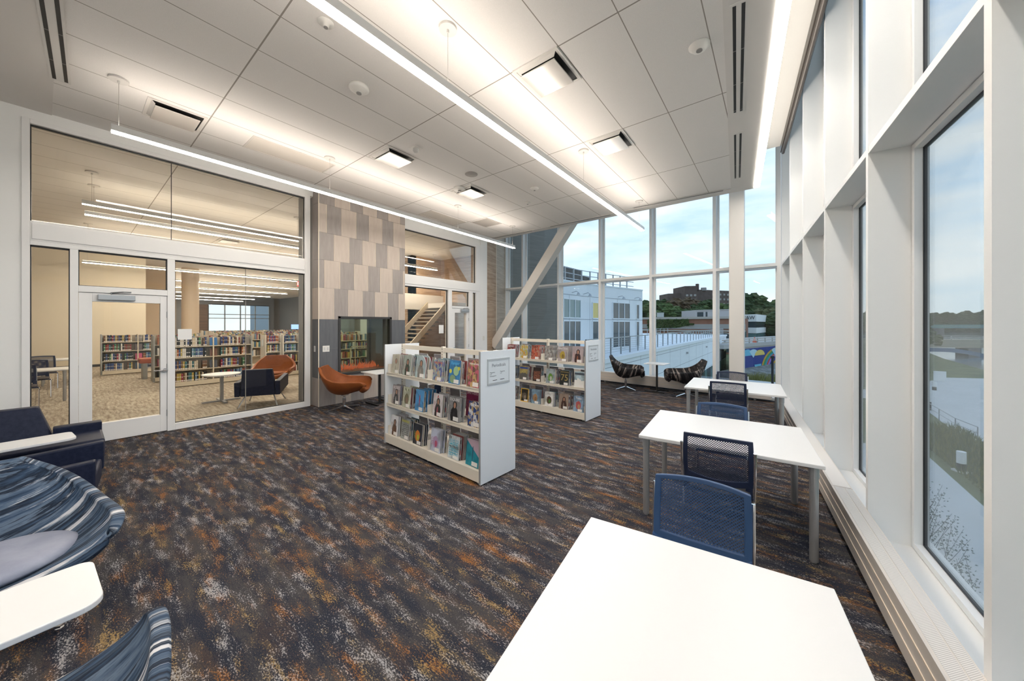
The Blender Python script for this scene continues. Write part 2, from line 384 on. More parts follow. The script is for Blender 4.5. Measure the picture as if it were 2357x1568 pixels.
# ---- radiators
def radiator(name, loc, rz, L, d, along, perf, label):
    r = empty(name, loc, rz, label, 'radiator')
    b = MB(); g = MB()
    def bx(mm, u0, u1, w0, w1, z0, z1, mi=0):
        a = (w0, u0, z0) if along == 'y' else (u0, w0, z0); c = (w1, u1, z1) if along == 'y' else (u1, w1, z1); mm.box(a, c, mi)
    bx(b, 0, L, 0, d, .055, .31)
    for z in (.135, .22): bx(b, -.001, L + .001, -.004, .003, z, z + .008, 1)
    bx(b, 0, L, -.006, .0, .296, .314)
    b.obj('cover', [mat('radiator_cover', (.70, .655, .61), .38, .15), TILEL], r)
    if perf:
        mg = MT.get('perforated_grille')
        if not mg:
            mg = mat('perforated_grille', (.7, .68, .66), .45); nt = mg.node_tree
            v = tex(nt, 1, 'Voronoi', vec=(150, 150, 150), rot=(0, 0, R(45)), detail=0); v.inputs['Randomness'].default_value = 0
            nt.links.new(ramp(nt, [(.25, (.22, .21, .2)), (.33, (.74, .72, .7))], v.outputs['Distance']).outputs[0], base_of(mg).inputs['Base Color'])
        bx(g, .01, L - .01, .012, d * .55, .3105, .3125); bx(g, .01, L - .01, d * .6, d - .008, .3105, .3125)
    else:
        bx(g, .005, L - .005, .01, d - .01, .3105, .3125); mg = mat('radiator_top', (.78, .75, .72), .4)
    g.obj('top_grille', mg, r)
    for q in (.02, .5, .96): e = MB(); bx(e, L * q, L * q + .04, .03, d - .01, 0, .056); e.obj('bracket', SILVER, r)
    return r
o = radiator('radiator', (*rw(-.135, -4.6), 0), AR, 4.955, .135, 'y', True, 'long low radiator with perforated top running beside the nearer desks')
o = radiator('radiator', (*rw(-.135, .36), 0), AR, 5.18, .135, 'y', False, 'low radiator with plain smooth top under windows beside the middle and far desks')
o = radiator('radiator', (*cw(-8.2, -.27), 0), AC, 8.05, .22, 'x', False, 'low radiator along the foot of the far window wall behind striped chairs')

# ---- glazed partition 1 (door side) and 2 (stair side); frame depth x from -7.98 to -7.86
def glazing(name, y0, y1, z0, z1, parent, xo=-7.93, gas=True):
    if gas:
        m = MB(); t = .010
        for a, b in (((y0, z0), (y0 + t, z1)), ((y1 - t, z0), (y1, z1)), ((y0, z0), (y1, z0 + t)), ((y0, z1 - .018), (y1, z1))):
            m.box((xo - .02, a[0], a[1]), (xo + .02, b[0], b[1]))
        m.obj('gasket', DARKG, parent)
    MB().box((xo - .006, y0, z0), (xo + .006, y1, z1)).obj(name, GLASSL, parent)
def fbox(m, y0, y1, z0, z1, x0=-8.00, x1=-7.86): m.box((x0, y0, z0), (x1, y1, z1))
p1 = empty('window_partition_1', kind='structure'); m = MB()
fbox(m, -.38, -.315, 0, 4.49); fbox(m, 3.045, 3.15, 0, 4.49); fbox(m, -.315, 3.045, 4.43, 4.49)
fbox(m, -.315, 3.045, 2.865, 3.13); fbox(m, -.30, 3.03, 2.89, 3.10, -7.9, -7.845)
fbox(m, -.315, 3.045, 2.81, 2.865); fbox(m, .01, .085, 0, 2.81); fbox(m, .985, 1.075, 0, 2.81); fbox(m, .085, .985, 2.21, 2.30)
fbox(m, -.315, .01, 0, .11); fbox(m, 1.075, 3.045, 0, .105)
m.obj('window_frame', FRAME, p1, bevel=.004)
glazing('glazing', -.315, 3.045, 3.13, 4.43, p1); MB().box((-7.94, 1.035, 3.13), (-7.92, 1.043, 4.43)).obj('glass_joint', DARKG, p1)
glazing('glazing', -.315, .01, .11, 2.81, p1); glazing('glazing', 1.075, 3.045, .105, 2.81, p1); MB().box((-7.94, 2.037, .105), (-7.92, 2.044, 2.81)).obj('glass_joint', mat('joint_grey', (.35, .33, .3), .4), p1)
glazing('glazing', .085, .985, 2.30, 2.81, p1)
def door(k, y0, y1, z1, g, hy, cy0, cy1, label):
    d = empty(f'door_{k}', kind='structure'); m = MB(); a, b, c, e = g
    X0, X1 = -7.975, -7.875
    m.box((X0, y0, .01), (X1, a, z1)); m.box((X0, b, .01), (X1, y1, z1)); m.box((X0, a, .01), (X1, b, c)); m.box((X0, a, e), (X1, b, z1))
    m.obj('door_leaf', FRAME, d, bevel=.003)
    MB().box((-7.931, a, c), (-7.919, b, e)).obj('glazing', GLASSL, d)
    h = MB(); h.cyl((X1, hy, 1.0), (X1 + .05, hy, 1.0), .03, n=16); h.cyl((X1 + .045, hy + .01, 1.0), (X1 + .045, hy - .13, 1.0), .011); h.cyl((X0, hy, 1.0), (X0 - .05, hy, 1.0), .03, n=16)
    h.obj('door_handle', CHROME, d, smooth=False)
    h = MB(); h.box((X1, cy0, z1 - .10), (X1 + .055, cy1, z1 - .02)); h.obj('door_closer', SILVER, d, bevel=.006)
    h = MB(); q = (cy0 + cy1) / 2; h.tube([(X1 + .03, q - .05, z1 - .02), (X1 + .03, q - .06, z1 + .01), (X1 + .10, q + .06, z1 + .025), (X1 + .02, q + .14, z1 + .035)], .009); h.obj('closer_arm', SILVER, d)
    for z in (.3, 1.05, 1.9): MB().cyl((X1 + .004, y1 + .002, z - .05), (X1 + .004, y1 + .002, z + .05), .008).obj('hinge', SILVER, d)
    return d
door(1, .088, .982, 2.205, (.21, .905, .28, 2.08), .955, .26, .63, '')
p2 = empty('window_partition_2', kind='structure'); m = MB()
fbox(m, 5.33, 5.39, 0, 4.40); fbox(m, 8.25, 8.46, 0, 4.40); fbox(m, 5.39, 8.25, 4.31, 4.40); fbox(m, 5.39, 8.25, 2.78, 3.10); fbox(m, 5.40, 8.40, 2.84, 3.07, -7.9, -7.845)
fbox(m, 7.04, 7.19, 0, 2.78); fbox(m, 7.93, 8.10, 0, 2.78); fbox(m, 7.19, 7.93, 2.24, 2.31); fbox(m, 5.39, 7.04, 0, .10); fbox(m, 8.10, 8.25, 0, .1)
m.obj('window_frame', FRAME, p2, bevel=.004)
glazing('glazing', 5.39, 8.25, 3.10, 4.31, p2); glazing('glazing', 5.39, 7.04, .10, 2.78, p2); glazing('glazing', 7.19, 7.93, 2.31, 2.78, p2); glazing('glazing', 8.10, 8.25, .1, 2.78, p2)
door(2, 7.20, 7.92, 2.235, (7.32, 7.82, .28, 2.10), 7.26, 7.55, 7.9, '')
# paper notices taped on the glass
m = MB(); m.box((-7.922, 1.115, 1.485), (-7.920, 1.29, 1.665)); tag(m.obj('paper_notice', mat('paper', (.88, .87, .85), .8)), 'blank white paper notice taped to the glass beside the nearer door', 'notice')
m = MB(); m.box((-7.922, 6.72, 1.47), (-7.920, 6.90, 1.72)); tag(m.obj('paper_notice', mat('paper')), 'small white paper notice taped on glass by the far staircase door', 'notice')
# thermostat on the pillar between far door and wood wall
m = MB(); m.box((-7.86, 8.58, 1.20), (-7.835, 8.65, 1.34)); tag(m.obj('thermostat', mat('device_white', (.8, .78, .74), .4), bevel=.004), 'small white thermostat on the cream pillar beside the far door', 'thermostat')

# ---- fireplace
fp = empty('fireplace', (-7.61, 3.22, 0), 0, 'two-sided glass fireplace in a tall tiled column of beige and taupe tiles', 'fireplace')
m = MB(); D = -1.05; Wd = 2.11; a0, a1, c0, c1 = .40, 1.71, .61, 1.92; e = -.012
m.box((D, .0, 0), (e, a0, CZ)); m.box((D, a1, 0), (e, Wd, CZ)); m.box((D, a0, 0), (e, a1, c0)); m.box((D, a0, c1), (e, a1, CZ))
m.obj('column_core', mat('core_grey', (.3, .3, .3), .8), fp)
m = MB(); HOLE = (a0, a1, c0, c1)
def tile(y0, y1, z0, z1, mi):
    g = .0015
    if y1 > HOLE[0] and y0 < HOLE[1] and z1 > HOLE[2] and z0 < HOLE[3]:
        if z0 < c0 - .02: tile(y0, y1, z0, c0, mi)
        if z1 > c1 + .02: tile(y0, y1, c1, z1, mi)
        z0, z1 = max(z0, c0), min(z1, c1)
        if y0 < a0 - .02: tile(y0, a0, z0, z1, mi)
        if y1 > a1 + .02: tile(a1, y1, z0, z1, mi)
        return
    if y1 - y0 < .01 or z1 - z0 < .01: return
    m.box((e, y0 + g, z0 + g), (0, y1 - g, z1 - g), mi)
rows = [(0, .60, .36, 1), (1.85, 2.52, .31, 0), (2.52, 3.12, .12, 1), (3.12, 3.70, .32, 1), (3.70, 4.31, .16, 0), (4.31, CZ - .004, .34, 1)]
for z0, z1, off, c in rows:
    y = 0; yn = off; cc = c
    while y < Wd - .01:
        yn = min(yn, Wd); tile(y, yn - (.014 if yn < Wd else 0), z0, z1, cc)
        if yn < Wd - .02: tile(yn - .013, yn, z0, z1, 3)
        y = yn; yn += .325; cc = 1 - cc
for z0, z1 in ((.60, 1.22), (1.22, 1.85)):
    tile(0, .40, z0, z1, 2); tile(1.71, Wd, z0, z1, 2)
tile(.4, 1.71, 1.85, 1.925, 0)
# side faces
for i, (z0, z1, off, c) in enumerate(rows):
    m.box((-.30, -.012, z0 + .002), (-.002, 0, z1 - .002), (c if i % 2 else 1)); 
m.box((-.30, -.012, .602), (-.002, 0, 1.848), 2)
m.box((-.012, -.014, 0), (.002, -.0, CZ), 3)
m.obj('tile', [TILEB, TILEG, TILED, TILEL], fp)
for xa, xb in ((-.10, .02), (D - .02, D + .10)):
    m = MB()
    for y0, y1, z0, z1 in ((a0, a0 + .045, c0, c1), (a1 - .045, a1, c0, c1), (a0, a1, c0, c0 + .05), (a0, a1, c1 - .045, c1)): m.box((xa, y0, z0), (xb, y1, z1))
    m.obj('black_frame', mat('fire_frame', (.035, .033, .033), .5), fp)
for x in (-.04, D + .04): MB().box((x - .004, a0 + .045, c0 + .05), (x + .004, a1 - .045, c1 - .045)).obj('glass_pane', glass('fire_glass', (.88, .92, .86), .9), fp)
m = MB(); m.box((D + .15, a0 + .01, c0), (-.13, a1 - .01, c0 + .06)); m.obj('burner_tray', mat('tray', (.55, .20, .14), .6), fp)
m = MB(); random.seed(3)
for i in range(150):
    y = a0 + .08 + random.random() * (a1 - a0 - .16); x = -.52 + random.gauss(0, .09); h = random.uniform(.05, .17); r = random.uniform(.006, .014)
    dx, dy = random.gauss(0, .012), random.gauss(0, .015)
    m.cyl((x, y, c0 + .05), (x + dx, y + dy, c0 + .05 + h * .5), r, r * 1.1, 5, cap=False); m.cyl((x + dx, y + dy, c0 + .05 + h * .5), (x - dx, y - dy, c0 + .05 + h), r * 1.1, .0008, 5, cap=False)
tag(m.obj('flames', mat('flame', (.45, .10, .04), .5, emit=(1., .22, .08), es=.16), fp), None, kind='stuff')
# outlets beside the fireplace
def plate(name, loc, rz, w, h, label, holes):
    p = empty(name, loc, rz, label, 'wall plate'); MB().box((-w / 2, -.006, -h / 2), (w / 2, 0, h / 2)).obj('cover_plate', mat('device_white'), p, bevel=.002)
    m = MB()
    for x in holes: m.box((x - .016, -.009, -.034), (x + .016, -.005, .034))
    m.obj('socket', mat('device_grey', (.62, .62, .6), .4), p)
plate('wall_outlet', (-7.609, 3.36, 1.22), R(90), .14, .13, 'white double outlet plate on the dark tile front of the fireplace', (-.033, .033))
plate('wall_switch', (-7.78, 3.207, 1.22), 0, .07, .125, 'narrow white switch plate on the side face of the fireplace column', (0,))

# ================================================================ CEILING FITTINGS
def strip_light(name, x, y0, y1, z, hang, label, group=None, w=.075, up=True, label_c='pendant light', nosub=False, lit=None):
    t = empty(name, (x, y0, z), 0, label, label_c, group); L = y1 - y0
    MB().box((-w / 2, 0, .012), (w / 2, L, .085)).obj('housing', mat('alu_housing', (.62, .62, .61), .35, .4), t)
    MB().box((-w / 2 + .004, .004, -.002), (w / 2 - .004, L - .004, .012)).obj('diffuser', lit or LIT, t)
    if up: MB().box((-w / 2 + .012, .01, .085), (w / 2 - .012, L - .01, .088)).obj('uplight', LITLU if lit or x < -9 else LITUP, t)
    if not nosub:
        for h in hang:
            c = MB(); c.cyl((0, h - y0, .085), (0, h - y0, CZ - z - .01), .0022, n=5); c.obj('cable', mat('cable_grey', (.45, .43, .4), .5), t)
            c = MB(); c.cyl((0, h - y0, CZ - z - .022), (0, h - y0, CZ - z - .001), .085, n=24); c.cyl((0, h - y0, CZ - z - .05), (0, h - y0, CZ - z - .02), .012, n=8); c.obj('canopy', mat('canopy_white', (.7, .68, .65), .5), t)
    return t
strip_light('pendant_strip_light', -6.11, .30, 8.04, 3.985, (.36, 2.76, 5.78, 7.96), 'long bright pendant strip light hanging in front of the glass partition', w=.08)
strip_light('pendant_strip_light', -2.52, -2.9, 8.42, 3.985, (-.4, 2.25, 5.22, 8.15), 'long bright pendant strip light hanging over the middle of the reading room', w=.085)
# strip along the free edge of the ceiling
t = empty('edge_strip_light', (edge(YE) + .004, YE - .04, 4.60), AR, 'bright strip light fixed along the ceiling edge above the desks', 'strip light')
MB().box((.0, -12.0, .03), (.10, 0, .13)).obj('housing', mat('alu_housing'), t)
MB().box((.006, -12.0, .012), (.104, -.006, .032)).obj('diffuser', LITW, t)
MB().box((.10, -12.0, .03), (.104, -.006, .10)).obj('side_diffuser', LITS, t)
MB().box((.02, -12.0, .13), (.09, -.02, .133)).obj('uplight', LITS, t)

def slot_diffuser(x0, y0, rz, L, label, n=2, gap=.07, w=.028, group=None):
    t = empty('slot_diffuser', (x0, y0, CZ - .013), rz, label, 'air diffuser', group)
    m = MB(); m.box((-.02, -.03, -.004), (gap * (n - 1) + w + .02, L + .03, 0)); m.obj('trim_frame', mat('diffuser_white', (.72, .70, .67), .5), t)
    m = MB()
    for i in range(n): m.box((i * gap, 0, -.0055), (i * gap + w, L, -.0035))
    m.obj('dark_slot', BLACK, t)
    for i in range(n):
        for j in range(1, int(L / .6) + 1): MB().box((i * gap, j * .6, -.0065), (i * gap + w, j * .6 + .012, -.005)).obj('slot_bridge', mat('slot_grey', (.2, .19, .18), .5), t)
slot_diffuser(edge(3.66) - .335, 3.66, AR, 1.85, 'twin-slot air diffuser near the ceiling edge, the longer one closest to the desks')
slot_diffuser(edge(6.15) - .335, 6.15, AR, 1.85, 'twin-slot air diffuser near the ceiling corner, past the longer slot diffuser')
slot_diffuser(-3.8, -.20, R(90) + R(-1.7), 2.86, 'twin-slot air diffuser in the ceiling above the navy armchairs', gap=.085)
for x0, x1, l in ((-7.76, -5.91, 'thin linear slot in the far ceiling edge above the wood panelled wall'), (-5.24, -3.42, 'thin linear slot in the far ceiling edge above the slanted brace'), (-2.76, -.88, 'thin linear slot in the far ceiling edge, closest to the ceiling corner')):
    slot_diffuser(x1, 8.655 if x0 < -5 else (8.62 if x0 < -3 else 8.55), R(90.9 if x0 < -3 else 92), x1 - x0, l, gap=.028, w=.014)

def square_diffuser(x, y, label, sx=.58, s2=.58):
    t = empty('square_ceiling_diffuser', (x, y, CZ), 0, label, 'air diffuser', 'square ceiling diffusers')
    a = sx / 2; m = MB()
    for p, q in (((-a, -a), (a, -a + .035)), ((-a, a - .035), (a, a)), ((-a, -a + .035), (-a + .035, a - .035)), ((a - .035, -a + .035), (a, a - .035))): m.box((*p, -.014), (*q, 0))
    m.obj('frame', mat('diffuser_frame', (.76, .73, .69), .4), t)
    MB().box((-a + .035, -a + .035, -.006), (a - .035, a - .035, -.001)).obj('dark_throat', BLACK, t)
    m = MB(); b = a - .035; c = a - .075
    m.add([(-b, -b, -.006), (b, -b, -.006), (b, b, -.006), (-b, b, -.006), (-c, -c, -.03), (c, -c, -.03), (c, c, -.03), (-c, c, -.03)], [[0, 1, 5, 4], [3, 0, 4, 7]]); m.obj('sloped_collar', mat('diffuser_frame'), t)
    c = a - .07
    m = MB(); m.box((-c, -c, -.062), (c, c, -.048)); m.obj('face_panel', mat('satin_panel', (.74, .71, .67), .22, .35), t, bevel=.004)
    return t
square_diffuser(-2.08, 3.37, 'square ceiling diffuser nearest the camera, between middle strip light and ceiling edge')
square_diffuser(-2.07, 5.26, 'square ceiling diffuser second from the camera, between middle strip light and ceiling edge')
square_diffuser(-5.23, 3.43, 'square ceiling air diffuser between the two strip lights, beside a square sensor')
square_diffuser(-5.26, 5.35, 'square ceiling air diffuser between strip lights, beside a round white strobe')
square_diffuser(-6.56, .90, 'square ceiling air diffuser above the start of the partition strip light')
def flat_panel(name, x0, x1, y0, y1, label, mtl, cat):
    t = empty(name, (x0, y0, CZ), 0, label, cat); a, b = x1 - x0, y1 - y0
    m = MB(); 
    for p, q in (((0, 0), (a, .02)), ((0, b - .02), (a, b)), ((0, .02), (.02, b - .02)), ((a - .02, .02), (a, b - .02))): m.box((*p, -.010), (*q, 0))
    m.obj('frame', mat('panel_frame', (.70, .66, .62), .5), t); MB().box((.024, .024, -.006), (a - .024, b - .024, -.001)).obj('panel', mtl, t); return t
flat_panel('ceiling_access_panel', -6.83, -6.30, 1.72, 2.95, 'long rectangular flush panel in the ceiling above the glass door partition', mat('flush_panel', (.72, .67, .61), .6), 'ceiling panel')
flat_panel('ceiling_access_panel', -7.42, -6.88, 5.60, 6.85, 'long rectangular flush panel in the ceiling behind the fireplace column', mat('flush_panel'), 'ceiling panel')
flat_panel('perforated_return_panel', -6.82, -6.20, 6.93, 7.56, 'square greyish perforated return grille in the ceiling near the far partition', mat('perf_grey', (.42, .39, .36), .7), 'ceiling grille')
def disc(name, x, y, prof, label, cat, mtl=None, lens=None):
    t = empty(name, (x, y, CZ), 0, label, cat)
    MB().lathe([(0.0005, prof[0][1])] + prof, n=28).obj('housing', mtl or mat('device_white'), t, smooth=True)
    if lens: MB().lathe([(.0005, -lens[1]), (lens[0], -lens[1]), (lens[0], -lens[1] + .02)], n=16).obj('sensor_lens', mat('lens_grey', (.3, .29, .28), .3), t)
smk = [(.075, -.001), (.09, -.02), (.08, -.035), (.05, -.055), (.02, -.06), (.0005, -.06)]
disc('smoke_detector', -4.0, 2.15, [(.11, -.001), (.115, -.03), (.095, -.045), (.05, -.075), (.02, -.08), (.0005, -.08)], 'large round smoke detector on the ceiling between the two strip lights', 'smoke detector', lens=(.03, .086))
disc('smoke_detector', -4.02, 6.0, smk, 'round smoke detector on the ceiling further along between the strip lights', 'smoke detector', lens=(.02, .066))
disc('occupancy_sensor', -.62, 3.98, [(.10, -.001), (.10, -.008), (.075, -.02), (.065, -.045), (.0005, -.05)], 'round white occupancy sensor on the ceiling near the twin-slot diffuser', 'sensor', lens=(.03, .056))
disc('sprinkler_head', -4.64, 6.63, [(.07, -.001), (.07, -.006), (.03, -.012), (.025, -.045), (.0005, -.045)], 'small sprinkler head on ceiling by the smaller smoke detector', 'sprinkler', lens=(.02, .05))
disc('sprinkler_head', -3.40, 1.5, [(.07, -.001), (.07, -.006), (.03, -.012), (.025, -.045), (.0005, -.045)], 'sprinkler head on the ceiling just behind the middle strip light', 'sprinkler', lens=(.02, .05))
disc('ceiling_strobe', -5.30, 5.06, [(.13, -.001), (.13, -.035), (.11, -.045), (.0005, -.045)], 'round white alarm strobe on the ceiling touching a square diffuser', 'alarm strobe', lens=(.035, .075))
disc('ceiling_speaker', -4.62, 4.72, [(.12, -.001), (.12, -.008), (.0005, -.010)], 'round grey flush speaker in the ceiling between the strip lights', 'speaker', mtl=mat('speaker_grey', (.36, .34, .32), .7))
t = empty('motion_sensor', (-4.66, 3.47, CZ), R(0), 'square white motion sensor with domed lens on the ceiling beside a diffuser', 'sensor')
MB().box((-.075, -.075, -.01), (.075, .075, 0)).obj('base_plate', mat('device_white'), t); MB().lathe([(.045, -.01), (.045, -.05), (.03, -.07), (.0005, -.075)], n=20).obj('dome', mat('dome_grey', (.55, .54, .52), .3), t, smooth=True)

# ================================================================ FURNITURE
def desk(name, x, y, rz, w, d, label, z=.735):
    t = empty(name, (x, y, 0), rz, label, 'table')
    MB().box((-w / 2, -d / 2, z - .028), (w / 2, d / 2, z)).obj('tabletop', TABLE, t, bevel=.004)
    for sx in (-1, 1):
        for sy in (-1, 1):
            m = MB(); cx, cyy = sx * (w / 2 - .055), sy * (d / 2 - .055)
            m.cyl((cx, cyy, 0.012), (cx, cyy, z - .11), .027, n=20); m.cyl((cx, cyy, z - .108), (cx, cyy, z - .028), .031, n=20); m.cyl((cx, cyy, 0), (cx, cyy, .012), .02, n=12)
            m.obj('leg', SILVER, t, smooth=False)
    m = MB(); m.box((-w / 2 + .09, -.02, z - .06), (w / 2 - .09, .02, z - .028)); m.obj('underframe', SILVER, t)
    return t
desk('reading_table', -.22, 1.12, R(6.8), .955, 1.24, 'white table with silver legs closest to the camera, cropped by the frame')
desk('reading_table', -.395, 3.78, R(4.5), 1.28, 1.09, 'white table on silver legs between two blue chairs, second from the camera')
desk('reading_table', -.545, 6.70, R(2.8), 1.30, 1.17, 'white table on silver legs by the far windows, third from the camera')

def mesh_chair(name, loc, rz, label, frame, mesh_m, zt=.87):
    t = empty(name, loc, rz, label, 'chair', 'mesh-back chairs at the white tables')
    zb = .50; hw = .232
    def P(u, v, o=0.):         # u across -1..1, v up 0..1
        z = zb + (zt - zb) * v; wv = hw - .012 * (1 - v) * 0 + .006 * sin(pi * v)
        y = -.205 - .055 * v - .012 * sin(pi * v) + .045 * u * u
        return (u * wv, y + o, z + .012 * (1 - u * u) * v)
    nu, nv = 26, 20; mb = MB()
    U, V0, V1 = .86, .10, .93
    mb.grid(lambda a, b: P((2 * a - 1) * U, V0 + (V1 - V0) * b + .06 * (1 - b) * ((2 * a - 1) ** 2) - .0), nu, nv)
    mb.uv = [(p[0], p[2]) for p in mb.v]
    mb.obj('back_mesh', mesh_m, t, smooth=True)
    # frame: perimeter band as thick swept section
    fr = MB(); pts = []
    n = 18
    loopo = [P(-1, i / n) for i in range(n + 1)] + [P(-1 + 2 * i / n, 1) for i in range(1, n + 1)] + [P(1, 1 - i / n) for i in range(1, n + 1)] + [P(1 - 2 * i / n, 0.02 - .05 * (1 - (1 - 2 * i / n) ** 2)) for i in range(1, n)]
    loopi = [P(-U, V0 + .06 + (V1 - V0 - .06) * i / n) for i in range(n + 1)] + [P((-1 + 2 * i / n) * U, V1) for i in range(1, n + 1)] + [P(U, V1 - (V1 - V0 - .06) * i / n) for i in range(1, n + 1)] + [P((1 - 2 * i / n) * U, V0 + .06 * (1 - 2 * i / n) ** 2) for i in range(1, n)]
    k = len(loopo); th = .011
    vs = []
    for q, s in ((loopo, -th), (loopi, -th), (loopi, th), (loopo, th)): vs += [(p[0], p[1] + s, p[2]) for p in q]
    fs = []
    for i in range(k):
        j = (i + 1) % k
        for a, b in ((0, 1), (1, 2), (2, 3), (3, 0)): fs.append([a * k + i, a * k + j, b * k + j, b * k + i])
    fr.add(vs, fs)
    for s in (-1, 1):          # side arms going down to the seat
        fr.add([(s * (hw - .045), -.175, zb + .02), (s * (hw + .004), -.165, zb + .05), (s * (hw + .004), -.145, .40), (s * (hw - .05), -.15, .40),
                (s * (hw - .045), -.150, zb + .02), (s * (hw + .004), -.140, zb + .05), (s * (hw + .004), -.10, .40), (s * (hw - .05), -.11, .40)],
               [[0, 1, 2, 3], [4, 7, 6, 5], [0, 4, 5, 1], [1, 5, 6, 2], [2, 6, 7, 3], [3, 7, 4, 0]])
    fr.obj('backrest', frame, t, bevel=.004)
    # seat
    def Q(a, b):
        x = (2 * a - 1); y = b * 2 - 1; r = max(abs(x), abs(y)); f = (1 - .14 * (x * y) ** 2)
        return (x * .225 * f, -.02 + y * .215 * f - .02, .455 + .012 * (1 - x ** 4) * (1 - y ** 4) - .01 * (y > .7) * (y - .7) / .3)
    MB().grid(Q, 12, 12).obj('seat', SEATG, t, smooth=True, solid=.03)
    MB().prism([(-.215, -.235), (.215, -.235), (.22, .16), (-.22, .16)], .415, .437).obj('seat_pan', frame, t, bevel=.01)
    for s in (-1, 1):
        m = MB(); m.tube([(s * .215, .17, 0.006), (s * .222, .13, .40), (s * .222, .10, .425)], .0105, 10); m.obj('leg', CHROME, t)
        m = MB(); m.tube([(s * .235, -.27, 0.006), (s * .238, -.20, .42), (s * .243, -.225, .60), (s * .243, -.255, .80)], .0105, 10); m.obj('leg', CHROME, t)
        m = MB(); m.tube([(s * .222, .11, .415), (s * .236, -.20, .415)], .010, 8); m.obj('side_rail', CHROME, t)
    return t
mesh_chair('mesh_back_chair', (-.315, 1.93, 0), R(184), 'blue perforated-back chair behind the closest white table, facing the camera', BLUEF, BLUEM, .86)
mesh_chair('mesh_back_chair', (-.375, 3.30, 0), R(4), 'dark blue perforated-back chair seen from behind, pushed under the second table', NAVYF, NAVYM)
mesh_chair('mesh_back_chair', (-.455, 4.22, 0), R(184), 'blue perforated-back chair facing the camera on the far side of second table', BLUEF, BLUEM, .85)
mesh_chair('mesh_back_chair', (-.575, 6.27, 0), R(3), 'dark blue perforated-back chair seen from behind at the third table', NAVYF, NAVYM)
mesh_chair('mesh_back_chair', (-.62, 7.22, 0), R(183), 'dark perforated-back chair on the far side of the third table', NAVYF, NAVYM, .86)

# ---- shell lounge chair: local +y is where the sitter faces
def shell_chair(name, loc, rz, label, skin, cushion, group=None, sz=1.0, lift=0.):
    t = empty(name, loc, rz, label, 'lounge chair', group)
    spine = [(.36, .37, .0), (.42, .40, .0), (.38, .435, .0), (.20, .42, .0), (-.05, .40, .0), (-.22, .43, .0), (-.31, .53, .0), (-.37, .68, .0), (-.42, .82, .0), (-.445, .90, .0)]
    # rows from front lip to back top: centre (y,z), side point (x,y,z)
    rows = [((.36, .355), (.27, .34, .42)), ((.43, .405), (.36, .42, .53)), ((.37, .42), (.41, .39, .605)), ((.20, .385), (.435, .27, .62)),
            ((.02, .335), (.445, .12, .625)), ((-.14, .345), (.45, -.03, .635)), ((-.25, .42), (.44, -.16, .67)), ((-.32, .56), (.40, -.27, .735)),
            ((-.375, .73), (.33, -.35, .81)), ((-.42, .90), (.22, -.41, .895))]
    nv = 45; nu = 40
    def row(v):
        x = v * (len(rows) - 1); i = min(int(x), len(rows) - 2); f = x - i
        def cr(a, b, c, d): return .5 * (2 * b + (c - a) * f + (2 * a - 5 * b + 4 * c - d) * f * f + (-a + 3 * b - 3 * c + d) * f ** 3)
        g = [rows[max(i - 1, 0)], rows[i], rows[i + 1], rows[min(i + 2, len(rows) - 1)]]
        return [cr(*[q[0][k] for q in g]) for k in (0, 1)] + [cr(*[q[1][k] for q in g]) for k in (0, 1, 2)]
    def F(u, v, inner=0.):
        yc, zc, xs, ys, zs = row(v); a = 2 * u - 1; s = abs(a); sg = 1 if a >= 0 else -1
        th = s * pi / 2; h = s ** 2.1
        x = sg * xs * (sin(th) ** .92 if s > 0 else 0); w = (1 - cos(th)) ** .9 if s > 0 else 0
        return (x * sz, (yc + (ys - yc) * w) * sz, (zc + (zs - zc) * (w ** .95)) * sz + lift)
    sm = MB().grid(F, nu, nv); sm.uv = [(i / nu, j / nv) for j in range(nv + 1) for i in range(nu + 1)]; sm.obj('shell', skin, t, smooth=True, solid=.055, sub=1)
    def Cq(u, v):
        a = 2 * u - 1; b = 2 * v - 1; r = math.sqrt(a * a + b * b); f = 1 if r < 1e-6 else max(abs(a), abs(b)) / r
        x, y = a * f, b * f; rr = math.sqrt(x * x + y * y)
        return (x * .335 * sz, (.09 + y * .30) * sz, (.455 + .045 * math.sqrt(max(0, 1 - rr ** 3)) + .012 * y) * sz + lift)
    MB().grid(Cq, 20, 20).obj('seat_cushion', cushion, t, smooth=True, solid=.035)
    MB().grid(lambda u, v: (((2 * u - 1) * .0015) * sz, *[q for q in F(.5, .62 + .36 * v)[1:]]), 1, 20).obj('centre_seam', cushion if skin is LEATHER else DARKG, t)
    m = MB(); m.cyl((0, -.02, .05), (0, -.02, .33 * sz + lift), .022, n=16); m.cyl((0, -.02, .05), (0, -.02, .24), .032, n=16); m.cyl((0, -.02, .30 * sz + lift), (0, -.02, .335 * sz + lift), .09, n=20); m.obj('pedestal', CHROME, t)
    for i in range(4):
        a = R(45 + 90 * i); m = MB(); c, s = cos(a), sin(a)
        m.add([(-s * .022, -.02 + c * .022, .085), (s * .022, -.02 - c * .022, .085), (c * .34 + s * .012, -.02 + s * .34 - c * .012, .035), (c * .34 - s * .012, -.02 + s * .34 + c * .012, .035),
               (-s * .022, -.02 + c * .022, .055), (s * .022, -.02 - c * .022, .055), (c * .34 + s * .012, -.02 + s * .34 - c * .012, .018), (c * .34 - s * .012, -.02 + s * .34 + c * .012, .018)],
              [[0, 1, 2, 3], [7, 6, 5, 4], [0, 4, 5, 1], [1, 5, 6, 2], [2, 6, 7, 3], [3, 7, 4, 0]])
        leg = m.obj('base_leg', CHROME, t); g = MB(); g.cyl((c * .33, -.02 + s * .33, 0), (c * .33, -.02 + s * .33, .022), .018, n=12); g.obj('glide', CHROME, leg)
    return t
shell_chair('shell_lounge_chair', (-6.98, 3.46, 0), R(-41), 'tan leather shell lounge chair on chrome base in front of the fireplace', LEATHER, LEATHER)
